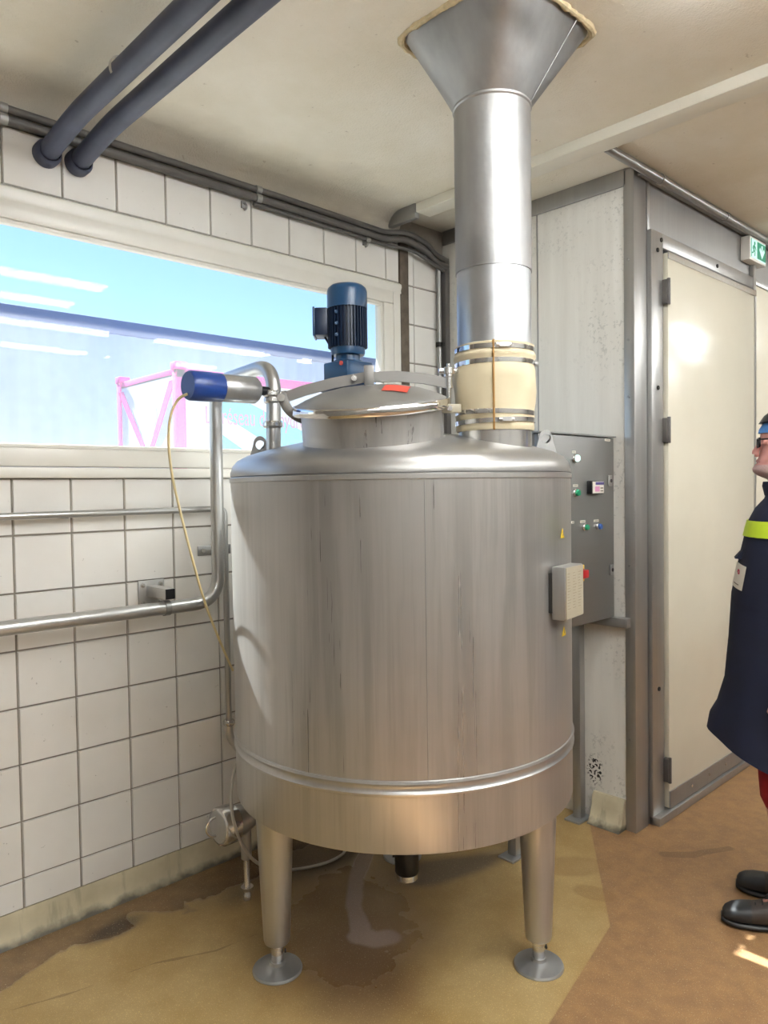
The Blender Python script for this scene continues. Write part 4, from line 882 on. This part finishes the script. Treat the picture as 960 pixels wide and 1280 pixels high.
# pocket flap sticking out at the chest front
bm = nb(); prism(bm, [V(.135,-.02,1.335), V(.172,-.02,1.292), V(.140,-.02,1.288)], (0,.09,0)); pob('pocket_flap', bm, K['navycloth'])
for s, fxx in ((1, .005), (-1, -.048)):
    bm = nb(); tube(bm, [(-.01, s*.09, .80), (fxx*.3, s*.10, .66), (fxx*.5+.02, s*.10, .55), (fxx*.5+.018, s*.10, .48), (fxx*.7-.02, s*.10, .38), (fxx-.025, s*.10, .22), (fxx-.02, s*.105, .09)], [.10,.09,.078,.074,.066,.062,.064], 22); pob('trouser_leg', bm, K['redcloth'])
    # shoes
    def sloft(bm, secs, n=16):
        vs = []
        for x, w, z0, z1 in secs:
            vs.append([bm.verts.new((fxx+x, s*.105+s*max(0,x)*.12+w*math.copysign(abs(math.cos(2*math.pi*k/n))**.75, math.cos(2*math.pi*k/n)), (z0+z1)/2+(z1-z0)/2*math.copysign(abs(math.sin(2*math.pi*k/n))**.75, math.sin(2*math.pi*k/n)))) for k in range(n)])
        for p, q in zip(vs, vs[1:]):
            for k in range(n): bm.faces.new((p[k], p[(k+1)%n], q[(k+1)%n], q[k]))
        bm.faces.new(vs[0][::-1]); bm.faces.new(vs[-1]); return bm
    bm = sloft(nb(), [(-.085,.025,.02,.085),(-.08,.036,.016,.105),(-.05,.040,.015,.125),(.0,.042,.015,.125),(.04,.043,.015,.105),(.08,.046,.015,.088),(.125,.048,.015,.074),(.13,.047,.015,.072)]); shoe = pob('shoe', bm, K['shoe'])
    bm = sloft(nb(), [(.115,.0495,.014,.078),(.15,.049,.014,.074),(.18,.044,.015,.066),(.20,.034,.018,.054),(.208,.020,.022,.042)])
    for v in bm.verts: v.co = PM @ v.co
    obj('toe_cap', bm, K['toe'], shoe, smooth=60)
    bm = sloft(nb(), [(-.092,.026,0,.024),(-.08,.040,0,.024),(-.03,.043,0,.024),(.03,.045,0,.024),(.10,.052,0,.024),(.16,.051,0,.024),(.19,.042,.003,.026),(.212,.024,.008,.03)])
    for v in bm.verts: v.co = PM @ v.co
    obj('sole', bm, K['black'], shoe, smooth=60)
    for q in range(4):
        x = fxx+.035+q*.022; z = .112-q*.011; yc = s*.105+s*(x-fxx)*.12
        bm = nb(); tube(bm, smooth_path([(x, yc-.028, z-.016), (x+.004, yc-.012, z+.001), (x, yc+.012, z+.001), (x+.004, yc+.028, z-.016)]), .0035, 6)
        if q == 0: tube(bm, smooth_path([(x, yc, z), (x+.02, yc+.02, z+.022), (x+.045, yc+.022, z-.005), (x+.02, yc+.010, z-.002)]), .003, 6)
        for v in bm.verts: v.co = PM @ v.co
        obj('lace', bm, K['black'], shoe, smooth=60)
bm = nb(); loft(bm, [(1.738,.089,-.107,.079),(1.75,.087,-.108,.080),(1.785,.066,-.096,.074),(1.812,.03,-.064,.052),(1.826,0,-.03,.02)], 28, .006); pob('hair_net', bm, K['net'])
bm = nb(); loft(bm, [(1.772,.082,-.106,.080),(1.80,.064,-.092,.070),(1.828,.028,-.062,.05),(1.838,-.005,-.03,.02)], 28, .012); cap_ = pob('cap', bm, K['black'])
bm = nb(); prism(bm, [V(.055+.034*math.cos(a), .075*math.sin(a), 1.775) for a in [math.pi*(k/12-.5) for k in range(13)]], (0,0,.004))
for v in bm.verts: v.co = PM @ v.co
obj('brim', bm, K['black'], cap_)
bm = nb()
for s in (-1, 1):
    q = [(.096,s*.008,1.718),(.092,s*.058,1.718),(.092,s*.056,1.690),(.096,s*.012,1.688)]; tube(bm, q+[q[0]], .0035, 6)
    tube(bm, [(.092,s*.058,1.714), (.06,s*.079,1.714), (-.01,s*.084,1.706)], .003, 6)
tube(bm, [(.096,-.008,1.712), (.096,.008,1.712)], .003, 6); pob('glasses', bm, K['black'])
bm = nb(); br = [r for r in HEAD if 1.575 <= r[0] <= 1.626]; loft(bm, [(z, f, .02, w*.98) for z, f, b, w in br], 24, .0012, 2, .24, cap=False); pob('beard', bm, K['beard'])
bm = nb(); tube(bm, smooth_path([(.088,-.026,1.636), (.1015,0,1.6365), (.088,.026,1.636)]), .0022, 6); pob('mouth', bm, K['emblem'])
# ================================================================== yard outside the window
bm = nb(); box(bm, -30, 80, .12, 70, -.4, -.2); struct(obj('ground_outside', bm, K['asphalt']))
BY = 16.0; bm = nb(); poly = []; n = 0; x = -12.0
while x < 60: poly += [V(x, BY, -.2), V(x+.12, BY-.05, -.2), V(x+.24, BY-.05, -.2), V(x+.36, BY, -.2)]; x += .48
poly += [V(60, BY+8, -.2), V(-12, BY+8, -.2)]
hall = thing('warehouse', 'long grey-blue corrugated warehouse across the yard outside the window', 'building', V(20, BY, -.2))
prism(bm, poly, (0,0,5.85)); obj('facade', bm, K['facade'], hall)
bm = nb(); box(bm, -12.1, 60.1, BY-.12, BY+8.1, 5.62, 5.98); obj('parapet', bm, K['parapet'], hall, .02)
def onY(px, py, Y):
    d = _f+(px-480)/F_PX*_r-(py-640)/F_PX*_u; return CAM+d*((Y-CAM.y)/d.y)
def onX(px, py, X):
    d = _f+(px-480)/F_PX*_r-(py-640)/F_PX*_u; return CAM+d*((X-CAM.x)/d.x)
KX, KX2, KY0, KY1, KZ0, KZ1 = 6.46, 12.5, 9.3, 11.75, 1.05, 3.74
co = thing('cargo_container', 'pink framed cargo container with white and cyan printed side in the yard', 'container', V(9.5, 10.5, -.2))
bm = nb(); box(bm, KX+.05, KX2, KY0+.05, KY1-.05, KZ0, KZ1-.05); obj('box', bm, K['cwhite'], co)
bm = nb(); box(bm, KX+.02, KX+.05, KY0+.1, KY1-.1, KZ0+.1, KZ1-.1); ep = obj('end_panel', bm, K['palepanel'], co)
for y in (KY0, KY1-.17):
    bm = nb(); box(bm, KX, KX+.17, y, y+.17, KZ0, KZ1+.03); obj('corner_post', bm, K['pink'], co, .01)
    for z in (KZ1-.02, KZ0-.02):
        bm = nb(); box(bm, KX-.02, KX+.20, y-.015, y+.185, z, z+.13); obj('corner_casting', bm, K['pink'], co, .01)
for b in ((KX+.02, KX+.14, KY0+.1, KY1-.1, KZ1-.14, KZ1), (KX+.02, KX+.14, KY0+.1, KY1-.1, KZ0, KZ0+.15), (KX, KX2, KY0, KY0+.1, KZ1-.17, KZ1), (KX, KX2, KY0, KY0+.1, KZ0, KZ0+.15)):
    bm = nb(); box(bm, *b); obj('rail', bm, K['pink'], co, .01)
mid = (KY0+KY1)/2
for y0, y1 in ((KY1-.16, mid+.10), (KY0+.18, mid-.18)):
    bm = nb(); a = V(KX-.0, y0, KZ1-.2); b = V(KX-.0, y1, 2.35); w = V(0,.10,0); prism(bm, [a-w, a+w, b+w*.8, b-w*.8], (.02,0,0)); obj('pink_strap', bm, K['pink'], co)
bm = nb(); prism(bm, [V(KX+.015, mid-.05+.34*math.cos(a)*(1 if math.sin(a) > 0 else .72), 2.95+(.42 if math.sin(a) > 0 else .62)*math.sin(a)) for a in [2*math.pi*k/24 for k in range(24)]], (.01,0,0)); obj('pale_print', bm, K['cwhite'], ep)
bm = nb(); prism(bm, [V(KX+.015, mid-.35, 2.2), V(KX+.015, KY0+.2, 2.2), V(KX+.015, KY0+.2, 2.8)], (.01,0,0)); obj('orange_print', bm, K['orange'], ep)
bm = nb(); prism(bm, [V(KX+.010, mid+.2, 2.2), V(KX+.010, mid-.2, 2.2), V(KX+.010, mid-.2, 2.42), V(KX+.010, mid+.2, 2.42)], (.008,0,0)); obj('red_print', bm, K['redst'], ep)
SY = KY0+.048
for poly in ([(277,501),(310,503),(352,526),(390,545),(420,562),(352,566),(300,532),(277,520)], [(262,545),(277,543),(312,568),(277,568)]):
    bm = nb(); prism(bm, [onY(a, b, SY) for a, b in poly], (0,-.004,0)); obj('cyan_print', bm, K['cyan'], co)
p = onY(256, 529, SY); q = onY(392, 541, SY)
bm = text_bm("Le r\u00e9seau de l'hydrog\u00e8ne", .46, Matrix.Translation((p.x, SY-.006, p.z))@Matrix.Rotation(math.pi/2,4,'X'), .002)
xs = [v.co.x for v in bm.verts]; k = (q.x-p.x)*1.12/(max(xs)-min(xs))
for v in bm.verts: v.co.x = p.x+(v.co.x-p.x)*k
obj('lettering', bm, K['pinkink'], co)
bm = nb(); box(bm, KX-.1, KX2+.2, KY0+.3, KY1-.3, .80, 1.03); tr = obj('trailer_deck', bm, K['shadowgap'], co, .02)
for x in (7.2, 8.5, 11.0, 12.2):
    for y in (KY0+.2, KY1-.45):
        bm = nb(); lathe(bm, [(0,0),(.30,0),(.30,.02),(.46,.02),(.50,.06),(.50,.20),(.46,.25),(0,.25)], (x, y, .30), V(0,1,0), 24); obj('wheel', bm, K['black'], tr)
